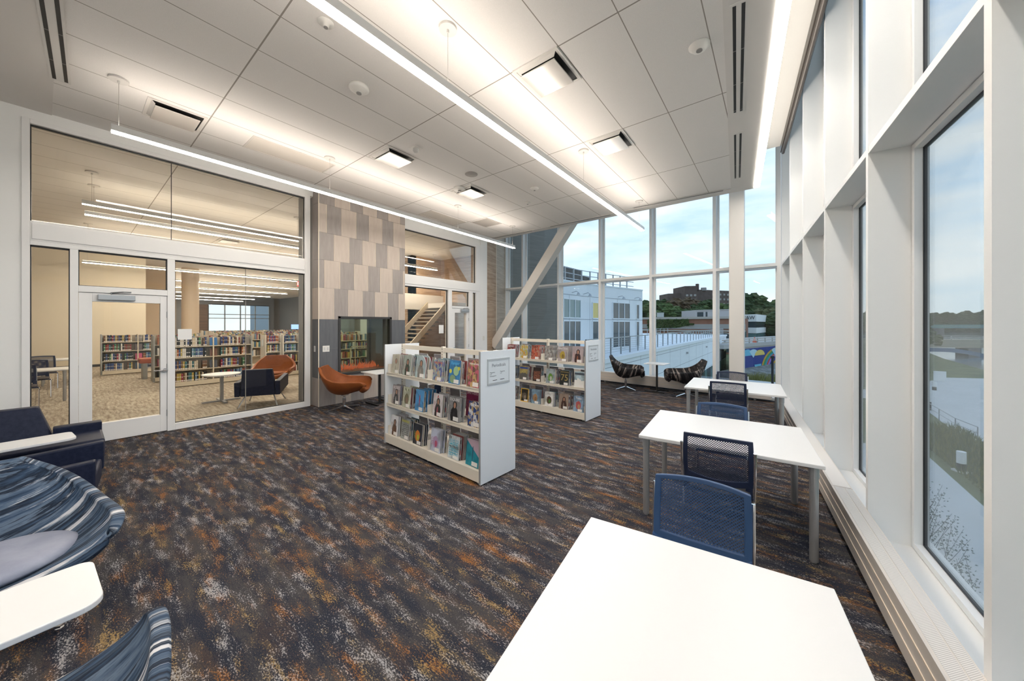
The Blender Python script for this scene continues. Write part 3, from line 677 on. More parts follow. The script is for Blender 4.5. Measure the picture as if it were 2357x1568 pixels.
shell_chair('shell_lounge_chair', (-3.15, 9.12, 0), R(-72), 'black striped fabric shell chair facing the small white table by far windows', STRIPEK, BLACKL)
shell_chair('shell_lounge_chair', (-1.72, 9.10, 0), R(108), 'black striped shell chair seen from behind, partly hidden by the third table', STRIPEK, BLACKL)
shell_chair('shell_lounge_chair', (-3.38, -.31, 0), R(-76), 'blue and white streaked shell chair with grey-blue seat beside navy armchair', STRIPEB, LILAC)
shell_chair('shell_lounge_chair', (-1.67, -.26, 0), R(80), 'blue and white streaked shell chair seen from behind, cropped at the bottom corner', STRIPEB, LILAC)

# ---- navy armchairs: local +y is where the sitter faces
def armchair(name, loc, rz, label, w=.78, d=.78, hb=.76, inset=.0):
    t = empty(name, loc, rz, label, 'armchair'); h = w / 2; hi = h - inset
    m = MB(); m.box((-h + .09, -d / 2 + .10, .26), (h - .09, d / 2 - .01, .44)); m.obj('seat', NAVY, t, bevel=.02)
    m = MB(); m.add([(-hi + .09, -d / 2, .24), (hi - .09, -d / 2, .24), (hi - .09, -d / 2 + .20, .24), (-hi + .09, -d / 2 + .20, .24), (-hi + .14, -d / 2 - .05, hb), (hi - .14, -d / 2 - .05, hb), (hi - .14, -d / 2 + .06, hb), (-hi + .14, -d / 2 + .06, hb)],
                    [[3, 2, 1, 0], [4, 5, 6, 7], [0, 1, 5, 4], [1, 2, 6, 5], [2, 3, 7, 6], [3, 0, 4, 7]]); m.obj('backrest', NAVY, t, bevel=.018)
    for s in (-1, 1):
        x0, x1 = (h - .09, h) if s > 0 else (-h, -h + .09); m = MB()
        prof = [(-d / 2 - .01, .24), (d / 2, .33), (d / 2, .60), (-d / 2 - .03, .54)]
        m.add([(x0, *p) for p in prof] + [(x1, *p) for p in prof], [[0, 1, 2, 3], [7, 6, 5, 4], [0, 4, 5, 1], [1, 5, 6, 2], [2, 6, 7, 3], [3, 7, 4, 0]]); m.obj('armrest', NAVY, t, bevel=.012)
        for e in (-1, 1):
            m = MB(); m.tube([(s * (h - .16), e * (d / 2 - .16), .26), (s * (h - .06), e * (d / 2 - .02), .012), (s * (h - .05), e * (d / 2 - .0), .008)], .013, 8); m.obj('leg', SILVER, t)
    return t
def box_sofa():
    t = empty('sofa', (-6.62, .25, 0), 0, 'navy low sofa with a stepped back beside the glass door', 'sofa')
    MB().box((.10, -1.9, .25), (.67, -.0, .47)).obj('seat', NAVY, t, bevel=.02)
    m = MB(); m.add([(-.12, -1.9, .25), (.12, -1.9, .25), (.12, -.30, .25), (-.12, -.30, .25), (-.18, -1.9, .80), (-.04, -1.9, .80), (-.04, -.46, .80), (-.18, -.46, .80)], [[3, 2, 1, 0], [4, 5, 6, 7], [0, 1, 5, 4], [1, 2, 6, 5], [2, 3, 7, 6], [3, 0, 4, 7]]); m.obj('backrest', NAVY, t, bevel=.018)
    MB().box((-.04, -.36, .25), (.10, .0, .56)).obj('low_wing', NAVY, t, bevel=.012)
    for x, y in ((.0, -.12), (.55, -.12), (.0, -1.7), (.55, -1.7)):
        m = MB(); m.tube([(x, y, .26), (x + (.06 if x > .2 else -.06), y + (.07 if y > -1 else -.07), .008)], .014, 8); m.obj('leg', SILVER, t)
box_sofa()
armchair('armchair', (-4.95, -.22, 0), R(-6), 'navy armchair with sloping arm half hidden behind the streaked shell chair', w=.80, d=.80)

def tablet_table(name, loc, rz, label, z=.66, w=.42, L=.80, post=True):
    t = empty(name, loc, rz, label, 'side table'); m = MB(); h = w / 2
    def corner(cx, cy, r, a0): return [(cx + r * cos(R(a0 + 90 * i / 6)), cy + r * sin(R(a0 + 90 * i / 6))) for i in range(7)]
    poly = corner(h - .07, L - .07, .07, 0) + corner(-h + .04 + .02, L - .05, .05, 90) + corner(-h + .05, .05, .05, 180) + corner(h - .05, .05, .05, 270)
    m.prism(poly, z - .024, z); m.obj('tabletop', TABLE, t, bevel=.004)
    m = MB(); m.cyl((0, .30, .03), (0, .30, z - .024), .02, n=14); m.box((-.10, .2, z - .034), (.10, .42, z - .024)); m.obj('post', SILVER, t)
    m = MB()
    for a in (60, 120, 240, 300): m.cyl((0, .30, .03), (.30 * cos(R(a)), .30 + .36 * sin(R(a)), .014), .014, n=8)
    m.obj('foot', CHROME, t); return t
tablet_table('tablet_table', (-2.27, -.72, 0), R(3), 'white tablet-shaped side table with rounded corners between the two streaked chairs', z=.66)
tablet_table('tablet_table', (-5.62, -.76, 0), R(6), 'white tablet-shaped side table in front of the navy armchair by the door', z=.62, w=.36)

def cafe_table(name, loc, rz, label, z=.72, w=.50, d=.50):
    t = empty(name, loc, rz, label, 'side table')
    MB().box((-w / 2, -d / 2, z - .018), (w / 2, d / 2, z)).obj('tabletop', TABLE, t, bevel=.003)
    m = MB(); m.box((-.02, -.02, .03), (.02, .02, z - .018)); m.box((-.09, -.09, z - .026), (.09, .09, z - .018)); m.obj('post', BLACK, t)
    m = MB(); m.box((-.24, -.20, .0), (.24, -.165, .03)); m.box((-.24, .165, 0), (.24, .20, .03)); m.box((-.02, -.20, .0), (.02, .20, .03)); m.obj('base', BLACK, t)
    return t
cafe_table('small_table', (-6.93, 4.20, 0), R(0), 'small white-topped table on black post beside the fireplace, behind magazine rack', z=.70, w=.60, d=.55)
cafe_table('small_table', (-2.43, 9.33, 0), R(-4), 'small white-topped table on black post between the two black striped chairs', z=.73)

# ================================================================ MAGAZINE RACKS
RK = [((-4.51, 2.82, 0), R(-3.47)), ((-4.67, 5.73, 0), R(-3.47))]
def rack(loc, rz, label):
    t = empty('magazine_rack', loc, rz, label, 'shelf unit', 'magazine racks')
    Lr, Dp = 1.985, .575
    for x in (-.024, Lr):
        m = MB(); m.box((x, 0, .015), (x + .024, Dp, 1.45)); m.obj('end_panel', PANELW, t, bevel=.001)
        MB().box((x - .0005, -.003, .015), (x + .0245, .0, 1.45)).obj('panel_edge', GREYE, t)
    for i, x in enumerate((.02, .995, 1.965)):
        m = MB(); m.box((x - .022, Dp / 2 - .022, 0.02), (x + .022, Dp / 2 + .022, 1.45))
        m.obj('upright', CREAM, t)
        m = MB()
        for k in range(34): z = .22 + k * .036; m.box((x - .008, Dp / 2 - .0235, z), (x - .003, Dp / 2 - .0215, z + .016)); m.box((x + .004, Dp / 2 - .0235, z), (x + .009, Dp / 2 - .0215, z + .016))
        m.obj('slot_holes', mat('slot_dark', (.18, .15, .12), .6), t)
    m = MB(); m.box((.02, Dp / 2 - .014, 1.375), (Lr - .02, Dp / 2 + .014, 1.435)); m.obj('top_rail', CREAM, t)
    for sgn, y0, y1 in ((-1, .02, .262), (1, .313, .555)):
        for z in (1.035, .59):
            for x0, x1 in ((.003, .992), (.998, 1.982)):
                m = MB(); m.box((x0, y0, z - .012), (x1, y1, z)); yy = y0 if sgn < 0 else y1 - .004
                m.box((x0, yy, z - .035), (x1, yy + .004, z + .012)); m.obj('shelf_board', CREAM, t)
    for x0, x1 in ((.003, .992), (.998, 1.982)):
        m = MB(); m.box((x0, .012, .128), (x1, Dp - .012, .14)); m.box((x0, .004, .03), (x1, .014, .155)); m.box((x0, Dp - .014, .03), (x1, Dp - .004, .155)); m.box((x0, .001, .098), (x1, .004, .155)); m.obj('base_deck', CREAM, t)
    for z in (.14, .59, 1.035):
        for x in (1.005, 1.955):
            MB().box((x, .03, z), (x + .0025, .15, z + .13)).obj('divider', CREAM, t)
        MB().box((.03, .03, z), (.0325, .15, z + .13)).obj('divider', CREAM, t)
    for x in (.06, 1.0, 1.93):
        for y in (.05, Dp - .05): MB().cyl((x, y, 0), (x, y, .03), .018, n=10).obj('foot', SILVER, t)
    # sign holder on the end panel
    s = MB(); s.box((Lr + .024, .10, 1.075), (Lr + .030, .46, 1.36)); s.box((Lr + .024, .10, 1.34), (Lr + .036, .46, 1.362)); s.box((Lr + .024, .10, 1.073), (Lr + .036, .46, 1.095))
    sh = s.obj('sign_holder', mat('sign_silver', (.55, .57, .58), .35, .3), t)
    MB().box((Lr + .030, .115, 1.095), (Lr + .0312, .445, 1.34)).obj('sign_card', mat('sign_white', (.80, .83, .85), .5), sh)
    Msg = lambda y, z: Matrix.Translation((Lr + .0315, y, z)) @ Matrix.Rotation(R(90), 4, 'Z') @ Matrix.Rotation(R(90), 4, 'X')
    tx = mat('sign_text', (.12, .13, .15), .6)
    text('Periodicals', 'sign_text', sh, .052, tx, Msg(.28, 1.285), .0003)
    text('Magazines\nA-Z\nNewspapers', 'sign_text', sh, .020, tx, Msg(.135, 1.19), .0003, 'LEFT')
    text('Magazines\nS-Z', 'sign_text', sh, .020, tx, Msg(.30, 1.20), .0003, 'LEFT')
    m = MB(); m.box((Lr + .0312, .18, 1.118), (Lr + .032, .25, 1.124)); m.box((Lr + .0312, .30, 1.118), (Lr + .032, .37, 1.124)); m.obj('arrow_mark', BLACK, sh)
    return t
rack(*RK[0], 'white and cream magazine rack with Periodicals sign, the nearer of two')
rack(*RK[1], 'white and cream magazine rack with Periodicals sign, behind the other one')

def cover(name, bg, fig, acc, style, seed=0.):
    m = mat(name, bg, .28); nt = m.node_tree; b = base_of(m); L = nt.links.new
    tc = N(nt, 'ShaderNodeTexCoord'); sp = N(nt, 'ShaderNodeSeparateXYZ'); L(tc.outputs['UV'], sp.inputs[0]); u, v = sp.outputs['X'], sp.outputs['Y']
    def noise(sc, d=3):
        mp = N(nt, 'ShaderNodeMapping'); mp.inputs['Location'].default_value = (seed * 3.1, seed * 1.7, seed); L(tc.outputs['UV'], mp.inputs[0])
        n = N(nt, 'ShaderNodeTexNoise'); n.inputs['Scale'].default_value = sc; n.inputs['Detail'].default_value = d; L(mp.outputs[0], n.inputs['Vector']); return n.outputs[0]
    def ell(cx, cy, rx, ry, wob=.0):
        a = math_(nt, 'DIVIDE', math_(nt, 'SUBTRACT', u, cx), rx); c = math_(nt, 'DIVIDE', math_(nt, 'SUBTRACT', v, cy), ry)
        r = math_(nt, 'ADD', math_(nt, 'MULTIPLY', a, a), math_(nt, 'MULTIPLY', c, c))
        if wob: r = math_(nt, 'ADD', r, math_(nt, 'MULTIPLY', math_(nt, 'SUBTRACT', noise(6), .5), wob))
        return math_(nt, 'LESS_THAN', r, 1.)
    def band(x, lo, hi): return math_(nt, 'MULTIPLY', math_(nt, 'GREATER_THAN', x, lo), math_(nt, 'LESS_THAN', x, hi))
    dk = tuple(c * .45 for c in bg)
    c = mixc(nt, ramp(nt, [(.42, (0, 0, 0)), (.62, (.8, .8, .8))], noise(2.6, 5)).outputs[0], bg, dk if style != 'person' else tuple(x * .75 for x in bg))
    if style == 'person':
        skin = (.42, .22, .15)
        body = mixc(nt, noise(9), fig, tuple(x * .5 for x in fig))
        c = mixc(nt, ell(.52, .22, .30, .40, .9), c, body); c = mixc(nt, ell(.54, .66, .17, .155, .4), c, tuple(x * .35 for x in fig)); c = mixc(nt, ell(.53, .645, .095, .12), c, skin)
        c = mixc(nt, math_(nt, 'MULTIPLY', ell(.50, .18, .07, .25, .5), .8), c, acc)
    elif style == 'collage':
        vo = N(nt, 'ShaderNodeTexVoronoi'); vo.inputs['Scale'].default_value = 9; L(tc.outputs['UV'], vo.inputs['Vector'])
        s2 = N(nt, 'ShaderNodeSeparateColor'); L(vo.outputs['Color'], s2.inputs[0])
        c = mixc(nt, math_(nt, 'GREATER_THAN', s2.outputs[0], .55), c, fig); c = mixc(nt, math_(nt, 'GREATER_THAN', s2.outputs[1], .72), c, acc)
    elif style == 'object':
        c = mixc(nt, ell(.5, .42, .27, .27, .8), c, fig); c = mixc(nt, ell(.55, .36, .13, .14, 1.), c, acc)
    elif style == 'circles':
        c = mixc(nt, ell(.62, .55, .24, .2), c, fig); c = mixc(nt, ell(.35, .2, .25, .17), c, tuple(x * .6 for x in fig)); c = mixc(nt, ell(.12, .52, .12, .09), c, acc); c = mixc(nt, ell(.85, .66, .10, .08), c, acc)
    elif style == 'diag':
        d = math_(nt, 'GREATER_THAN', math_(nt, 'ADD', v, math_(nt, 'MULTIPLY', u, .55)), .95); c = mixc(nt, d, c, fig); c = mixc(nt, ell(.5, .5, .05, .28, .6), c, acc)
    elif style == 'text':
        wv = math_(nt, 'FRACT', math_(nt, 'MULTIPLY', v, 11.)); ln = math_(nt, 'MULTIPLY', math_(nt, 'GREATER_THAN', wv, .45), math_(nt, 'GREATER_THAN', noise(14, 1), .47))
        ln = math_(nt, 'MULTIPLY', ln, math_(nt, 'MULTIPLY', band(u, .1, .9), band(v, .12, .72))); c = mixc(nt, ln, c, fig)
    elif style == 'land':
        c = mixc(nt, math_(nt, 'LESS_THAN', v, math_(nt, 'ADD', .2, math_(nt, 'MULTIPLY', noise(3), .55))), c, fig); c = mixc(nt, band(v, .80, .93), c, acc)
    # small cover lines and the library label
    if style in ('person', 'collage', 'object'):
        wv = math_(nt, 'FRACT', math_(nt, 'MULTIPLY', v, 24.)); ln = math_(nt, 'MULTIPLY', math_(nt, 'GREATER_THAN', wv, .55), math_(nt, 'GREATER_THAN', noise(30, 1), .5))
        c = mixc(nt, math_(nt, 'MULTIPLY', ln, math_(nt, 'MULTIPLY', band(u, .05, .30), band(v, .25, .62))), c, acc)
    c = mixc(nt, math_(nt, 'MULTIPLY', band(u, .46, .90), band(v, .03, .19)), c, (.78, .77, .76))
    L(c, b.inputs['Base Color']); b.inputs['Coat Weight'].default_value = .25
    return m
PAGE = mat('page_edge', (.62, .62, .62), .6); PAGEG = mat('page_edge_grey', (.30, .30, .31), .5)
def mag_mesh(name, w, h, t, cm, rounded=False):
    m = MB(); 
    if rounded: poly = [(-w / 2, 0), (w / 2, 0)] + [(w / 2 - .10 + .10 * cos(R(a)), h - .14 + .14 * sin(R(a))) for a in range(0, 91, 15)] + [(-w / 2, h)]
    else: poly = [(-w / 2, 0), (w / 2, 0), (w / 2, h), (-w / 2, h)]
    n = len(poly); m.add([(x, -t / 2, z) for x, z in poly] + [(x, t / 2, z) for x, z in poly], [list(range(n))], 0)
    m.v = m.v[:]; m.f += [list(range(n, 2 * n))[::-1]] + [[(i + 1) % n, i, n + i, n + (i + 1) % n] for i in range(n)]; m.m += [2] + [1] * n
    m.uv = [(p[0] / w + .5, p[2] / h) for p in m.v]
    return m.mesh(name, [cm, PAGE, mat('back_cover', (.25, .24, .26), .4)])
MAGS = {}
SH = ('top', 'middle', 'bottom'); SZ = (1.035, .59, .14)
W_, B_ = (.8, .8, .8), (.015, .015, .018)
# per rack and row: x, height, bg, figure, accent, style, title, title colour, words
D1 = [
 [(.17, .27, (.50, .47, .38), (.62, .60, .50), (.30, .28, .20), 'person', '', W_, 'pale beige figure'),
  (.47, .28, (.38, .44, .40), (.06, .09, .06), (.30, .05, .05), 'person', '', W_, 'dark-haired woman in green and red'),
  (.79, .29, (.42, .54, .58), (.28, .27, .25), (.34, .30, .26), 'person', '', W_, 'pale blue rounded-corner'),
  (1.17, .26, (.32, .45, .50), (.10, .12, .35), (.5, .38, .25), 'collage', 'REAL NEEDS', (.5, .04, .05), 'red-lettered multicoloured'),
  (1.49, .28, (.03, .22, .50), (.35, .55, .30), (.65, .62, .05), 'circles', 'Ranger', (.10, .45, .75), 'blue cover with green and yellow circles'),
  (1.82, .30, (.22, .10, .07), (.50, .10, .16), (.50, .33, .14), 'collage', 'HomeLiving', W_, 'pink and brown collage')],
 [(.17, .27, (.35, .30, .30), (.02, .02, .025), (.5, .5, .5), 'person', 'ROSEE', (.75, .70, .70), 'dark-suited figures'),
  (.46, .28, (.55, .58, .45), (.13, .12, .06), (.2, .12, .08), 'object', 'N  A', (.10, .13, .05), 'white and green plant'),
  (.76, .28, (.05, .28, .62), (.06, .30, .64), (.45, .05, .08), 'diag', '', W_, 'sky blue cover with tiny red figure'),
  (1.16, .28, (.62, .60, .62), (.02, .02, .02), (.45, .08, .12), 'person', 'A', (.6, .05, .06), 'pink-haired person in black'),
  (1.48, .29, (.26, .26, .27), (.015, .015, .018), (.04, .04, .045), 'person', 'ESQUIRE', W_, 'grey cover with long-haired person in black'),
  (1.83, .28, (.03, .07, .26), (.45, .32, .16), (.6, .62, .66), 'collage', 'Midwest', W_, 'deep blue cover with white lettering')],
 [(.14, .28, (.72, .73, .76), (.17, .075, .035), (.16, .07, .03), 'person', '', W_, 'brown-suited figure on white'),
  (.42, .28, (.36, .38, .37), (.12, .13, .13), (.1, .1, .1), 'text', 'HARPERS', (.62, .60, .05), 'yellow-lettered grey cover'),
  (.73, .27, (.03, .04, .06), (.65, .22, .04), (.45, .50, .06), 'object', '', W_, 'black, orange and yellow cover'),
  (1.12, .28, (.55, .60, .74), (.42, .30, .48), (.45, .10, .18), 'object', '', W_, 'pale lilac cover'),
  (1.47, .27, (.62, .68, .72), (.10, .45, .60), (.1, .1, .1), 'text', 'CR', (.03, .03, .03), 'white cover with bold blue and black lettering'),
  (1.80, .29, (.02, .28, .38), (.50, .38, .46), (.03, .12, .2), 'diag', '', W_, 'teal and pink diagonal cover')]]
D2 = [
 [(.17, .27, (.25, .04, .05), (.1, .1, .1), (.5, .4, .3), 'person', 'NEWS', W_, 'dark red banner'),
  (.53, .28, (.55, .57, .50), (.45, .40, .08), (.55, .30, .05), 'collage', '', W_, 'white, green and yellow drawing'),
  (.84, .28, (.35, .06, .04), (.40, .22, .15), (.5, .10, .05), 'collage', 'MAD', (.05, .03, .03), 'orange and red crowd'),
  (1.17, .28, (.42, .42, .42), (.16, .15, .15), (.30, .27, .25), 'collage', '', W_, 'grey photograph'),
  (1.48, .28, (.40, .35, .36), (.42, .30, .04), (.20, .13, .02), 'object', 'MARTHA', W_, 'mauve cover with golden lemon'),
  (1.80, .30, (.42, .36, .38), (.05, .02, .02), (.35, .12, .05), 'person', '', (.6, .05, .15), 'dark seated figure and yellow flash')],
 [(.17, .27, (.2, .25, .3), (.1, .1, .1), (.5, .4, .3), 'land', '', W_, 'slate coloured landscape'),
  (.52, .28, (.42, .34, .12), (.10, .10, .09), (.04, .09, .35), 'land', '', W_, 'yellow and blue mountain'),
  (.87, .28, (.03, .022, .022), (.45, .16, .09), (.3, .3, .3), 'text', '', W_, 'black cover with orange words'),
  (1.20, .28, (.35, .42, .45), (.12, .28, .04), (.45, .45, .40), 'object', '', (.5, .05, .05), 'green garden'),
  (1.52, .28, (.02, .025, .025), (.02, .022, .02), (.02, .02, .02), 'plain', '75', (.42, .30, .10), 'black cover with large gold number'),
  (1.84, .28, (.45, .60, .68), (.75, .76, .74), (.10, .12, .15), 'land', 'HARPE', (.03, .06, .10), 'pale blue and white seaside')],
 [(.17, .27, (.2, .2, .2), (.1, .1, .1), (.5, .4, .3), 'collage', '', W_, 'plain grey collage'),
  (.56, .27, (.03, .025, .02), (.12, .10, .07), (.3, .25, .2), 'object', '', (.7, .45, .0), 'yellow-framed black'),
  (.83, .28, (.22, .35, .48), (.36, .21, .10), (.25, .13, .06), 'object', '', W_, 'blue cover with tan horse'),
  (1.17, .28, (.76, .76, .76), (.10, .05, .03), (.10, .20, .05), 'object', '', W_, 'white cover with plant pot'),
  (1.50, .28, (.33, .25, .20), (.06, .025, .02), (.25, .20, .17), 'person', '', W_, 'curly dark-haired woman'),
  (1.82, .28, (.28, .42, .60), (.45, .10, .10), (.48, .30, .16), 'object', 'Taste', W_, 'blue and red dessert')]]
names = ('nearer rack', 'farther rack'); random.seed(11)
def put_mag(ri, x, y, z, me, lean, yaw, label, group, face=1):
    loc, rz = RK[ri]; o = bpy.data.objects.new('magazine', me); COL.objects.link(o)
    T = Matrix.Translation(loc) @ Matrix.Rotation(rz, 4, 'Z') @ Matrix.Translation((x, y, z)) @ Matrix.Rotation(yaw + (pi if face < 0 else 0), 4, 'Z') @ Matrix.Rotation(lean, 4, 'X')
    o.matrix_world = T; tag(o, label, 'magazine', group); return o
fill = [cover(f'cover_mix_{i}', *a, seed=i * 2.3) for i, a in enumerate([((.5, .5, .52), (.1, .1, .12), (.4, .1, .1), 'collage'), ((.10, .14, .25), (.3, .3, .3), (.5, .5, .5), 'person'), ((.30, .08, .08), (.5, .4, .3), (.6, .6, .6), 'object'),
        ((.12, .12, .12), (.4, .35, .3), (.5, .4, .1), 'collage'), ((.55, .5, .42), (.2, .15, .1), (.3, .3, .3), 'person'), ((.2, .32, .38), (.5, .52, .5), (.1, .1, .1), 'land')])]
fill_me = [mag_mesh(f'magazine', .205, .262 + .006 * (i % 3), .007, c) for i, c in enumerate(fill)]
for ri, DD in enumerate((D1, D2)):
    for r, rowd in enumerate(DD):
        for i, (x, h, bg, fig, acc, sty, ttl, tcol, words) in enumerate(rowd):
            cm = cover(f'cover_{ri}{r}{i}', bg, fig, acc, sty if sty != 'plain' else 'none', seed=ri * 9 + r * 3 + i)
            w = .205 if h < .285 else .22
            me = mag_mesh('magazine', w, h, .007, cm, rounded='rounded' in words)
            lb = words if 'cover' in words else words + ' cover'
            y0 = .055 + random.uniform(0, .012); yaw = random.uniform(-.06, .03)
            o = put_mag(ri, x, y0, SZ[r] + .004, me, -.10, yaw, f'magazine with {lb}, {SH[r]} shelf front, {names[ri]}', f'magazines facing out on {names[ri]}')
            tm = mat(f'title_{tuple(round(c, 2) for c in tcol)}', tcol, .5)
            Mt = lambda z: Matrix.Translation((0, -.0042, z)) @ Matrix.Rotation(R(90), 4, 'X')
            if ttl == '75': text('75', 'title', o, .17, tm, Mt(h * .5)); text('ANNIVERSARY', 'title', o, .028, tm, Mt(h * .88))
            elif ttl == 'CR':
                text('CR', 'title', o, .04, tm, Matrix.Translation((-.07, 0, 0)) @ Mt(h * .88)); text('MATTRESS', 'title', o, .042, tm, Mt(h * .50), sx=.92)
                text('HOW TO\nBUY A', 'title', o, .040, mat('title_blue', (.08, .42, .58), .5), Mt(h * .70))
                text('YOU\nLL LOVE', 'title', o, .045, mat('title_blue'), Mt(h * .28))
            elif ttl: text(ttl, 'title', o, min(.058, 1.55 * w / len(ttl)), tm, Mt(h * .87), sx=1.0)
            if 'yellow-framed' in words:
                m = MB()
                for p, q in (((-w / 2, 0), (-w / 2 + .014, h)), ((w / 2 - .014, 0), (w / 2, h)), ((-w / 2, 0), (w / 2, .014)), ((-w / 2, h - .014), (w / 2, h))): m.box((p[0], -.0046, p[1]), (q[0], -.0037, q[1]))
                m.obj('cover_border', mat('yellow_border', (.75, .42, .01), .4), o)
            nb = random.choice((3, 4, 5, 6))
            for k2 in range(nb):
                put_mag(ri, x + random.uniform(.004, .022) * (1 + k2 * .3), y0 + .020 + .024 * k2, SZ[r] + .004, fill_me[(i + k2 * 2 + r) % 6] if random.random() < .6 else me, -.08 - .01 * k2, yaw,
                        f'magazine behind the {words} one, {SH[r]} shelf, {names[ri]}', f'copies behind the {words} magazine, {names[ri]}')
        for i in range(5):   # copies seen through from the other side
            x = .25 + i * .37
            put_mag(ri, x, .52, SZ[r] + .004, fill_me[(i * 2 + r + ri) % 6], -.1, 0, f'magazine facing away on the back side of the {SH[r]} shelf, {names[ri]}', f'magazines facing away, {SH[r]} shelf, {names[ri]}', -1)
            put_mag(ri, x + .03, .49, SZ[r] + .004, fill_me[(i + r + ri + 1) % 6], -.1, 0, f'magazine facing away on the back side of the {SH[r]} shelf, {names[ri]}', f'magazines facing away, {SH[r]} shelf, {names[ri]}', -1)
o = put_mag(0, 1.50, .335, .594, mag_mesh('magazine', .22, .33, .008, cover('cover_crimson', (.32, .03, .12), (.30, .04, .12), (.5, .25, .3), 'object')), -.06, 0, 'crimson magazine leaning at the back of the middle shelf, nearer rack', 'magazines facing out on the nearer rack')
text('SMITHERS', 'title', o, .046, mat('title_pale', (.7, .55, .6), .5), Matrix.Translation((0, -.0045, .29)) @ Matrix.Rotation(R(90), 4, 'X'))
o = put_mag(0, 1.0 - .16, .335, .594, mag_mesh('magazine', .24, .34, .008, cover('cover_navy', (.02, .05, .16), (.02, .05, .15), (.3, .35, .5), 'object')), -.06, 0, 'navy magazine leaning at the back of the middle shelf, nearer rack', 'magazines facing out on the nearer rack')

# ================================================================ LIBRARY BEHIND THE GLASS
st('ceiling_library', MB().prism([(-46, -5.8), (L0 - .17, -5.8), (L0 - .17, 9.0), (-8.72, 10.42), (-12.3, 10.5), (-12.3, 14.8), (-46, 14.8)], CZ, CZ + .2), CEIL)
m = MB(); m.box((-22.2, -5.8, 0), (-22.0, 2.08, CZ)); m.box((-46, 1.9, 0), (-22.2, 2.08, CZ)); m.box((-22.2, -6, 0), (-7.9, -5.8, CZ)); st('wall_library', m, BEIGE)
m = MB(); m.box((-22.0, -5.8, 0), (-21.985, 2.08, .10)); st('baseboard_library', m, mat('dark_base', (.05, .045, .04), .5))
m = MB(); GREYW = mat('grey_far_wall', (.17, .17, .17), .7)
m.box((-45.3, 2, 0), (-45, 4.2, CZ)); m.box((-45.3, 4.2, 0), (-45, 5.7, .9)); m.box((-45.3, 4.2, 3.8), (-45, 5.7, CZ)); m.box((-45.3, 5.7, 0), (-45, 8.55, CZ)); m.box((-45.3, 8.55, 0), (-45, 13.76, .9)); m.box((-45.3, 8.55, 3.72), (-45, 13.76, CZ)); m.box((-45.3, 13.76, 0), (-45, 15, CZ))
m.box((-46, 14.8, 0), (-12.3, 15, CZ)); st('wall_library_far', m, GREYW)
m = MB(); m.box((-44.99, 7.15, 0), (-44.9, 8.5, 3.7)); st('wall_library_wood', m, wood('brown_slats', (.07, .035, .015), (.13, .07, .03), (.2, .2, 12)))
for (a, b, n) in ((4.2, 5.7, 2), (8.55, 13.76, 4)):
    k += 1; w = empty(f'window_{k}', kind='structure'); m = MB(); z0, z1 = .9, 3.75
    for i in range(n + 1): y = a + (b - a) * i / n; m.box((-45.15, y - .04, z0), (-45.0, y + .04, z1))
    for z in (z0, 2.35, 2.75, z1): m.box((-45.15, a, z - .035), (-45.0, b, z + .035))
    m.obj('window_frame', mat('alu_dark', (.25, .27, .28), .4), w); MB().box((-45.1, a, z0), (-45.09, b, z1)).obj('glazing', GLASSW, w)
m = MB(); m.cyl((-24, 3.85, 0), (-24, 3.85, CZ), .34, n=32); tag(m.obj('round_column', mat('column_beige', (.62, .50, .37), .5)), 'round beige column standing in the library behind the bookcases', 'column')
m = MB(); m.box((-24.6, 2.1, 0), (-24.3, 3.35, CZ)); st('wall_library_beige', m, mat('beige2', (.55, .43, .30), .6))
# library pendant strips: rows across the room
for i, (x, y0, y1) in enumerate([(-10.25, .15, 3.9), (-11.2, .2, 9.4), (-15.6, .22, 7.9), (-20, .3, 7.9), (-24.5, .4, 9.3), (-29, 2.6, 10.0), (-33.2, 2.8, 10.2), (-37.8, 3.2, 10.4), (-42, 3.5, 10.6)]):
    wd = ['shortest strip light in library, just behind the glass partition', 'first full-length strip light in library behind the partition', 'second full-length strip light in the library', 'third full-length strip light in the library', 'fourth strip light in the library, over the round column',
          'fifth strip light back in the library', 'sixth strip light back in the library', 'seventh strip light back in the library', 'farthest strip light at the end of the library'][i]
    strip_light('library_strip_light', x, y0, y1, 3.99, (y0 + .12, y1 - .12), wd, 'strip lights hanging in the library', w=.035 if i == 0 else .07, up=i in (1, 2, 3, 4, 5), nosub=i > 4, lit=LITL if i else None)
t = empty('square_ceiling_diffuser', (-15.0, 3.4, CZ), 0, 'small ceiling diffuser in the library seen through the upper glass', 'air diffuser'); MB().box((-.3, -.3, -.012), (.3, .3, 0)).obj('frame', mat('diffuser_frame'), t); MB().box((-.24, -.24, -.05), (.24, .24, -.03)).obj('face_panel', mat('satin_panel'), t)
t = empty('exit_sign', (-16, 6.08, 3.35), R(52), 'red illuminated EXIT sign hanging in the library', 'exit sign'); MB().box((-.18, -.02, 0), (.18, .02, .22)).obj('sign_box', mat('exit_red', (.5, .03, .03), .5, emit=(1, .08, .06), es=.7), t); MB().cyl((0, 0, .22), (0, 0, CZ - 3.35), .012, n=6).obj('stem', WHITE, t)
text('EXIT', 'sign_text', t, .17, mat('exit_letter', (.9, .7, .7), .5, emit=(1, .6, .5), es=.8), Matrix.Translation((0, -.022, .11)) @ Matrix.Rotation(R(90), 4, 'X'))

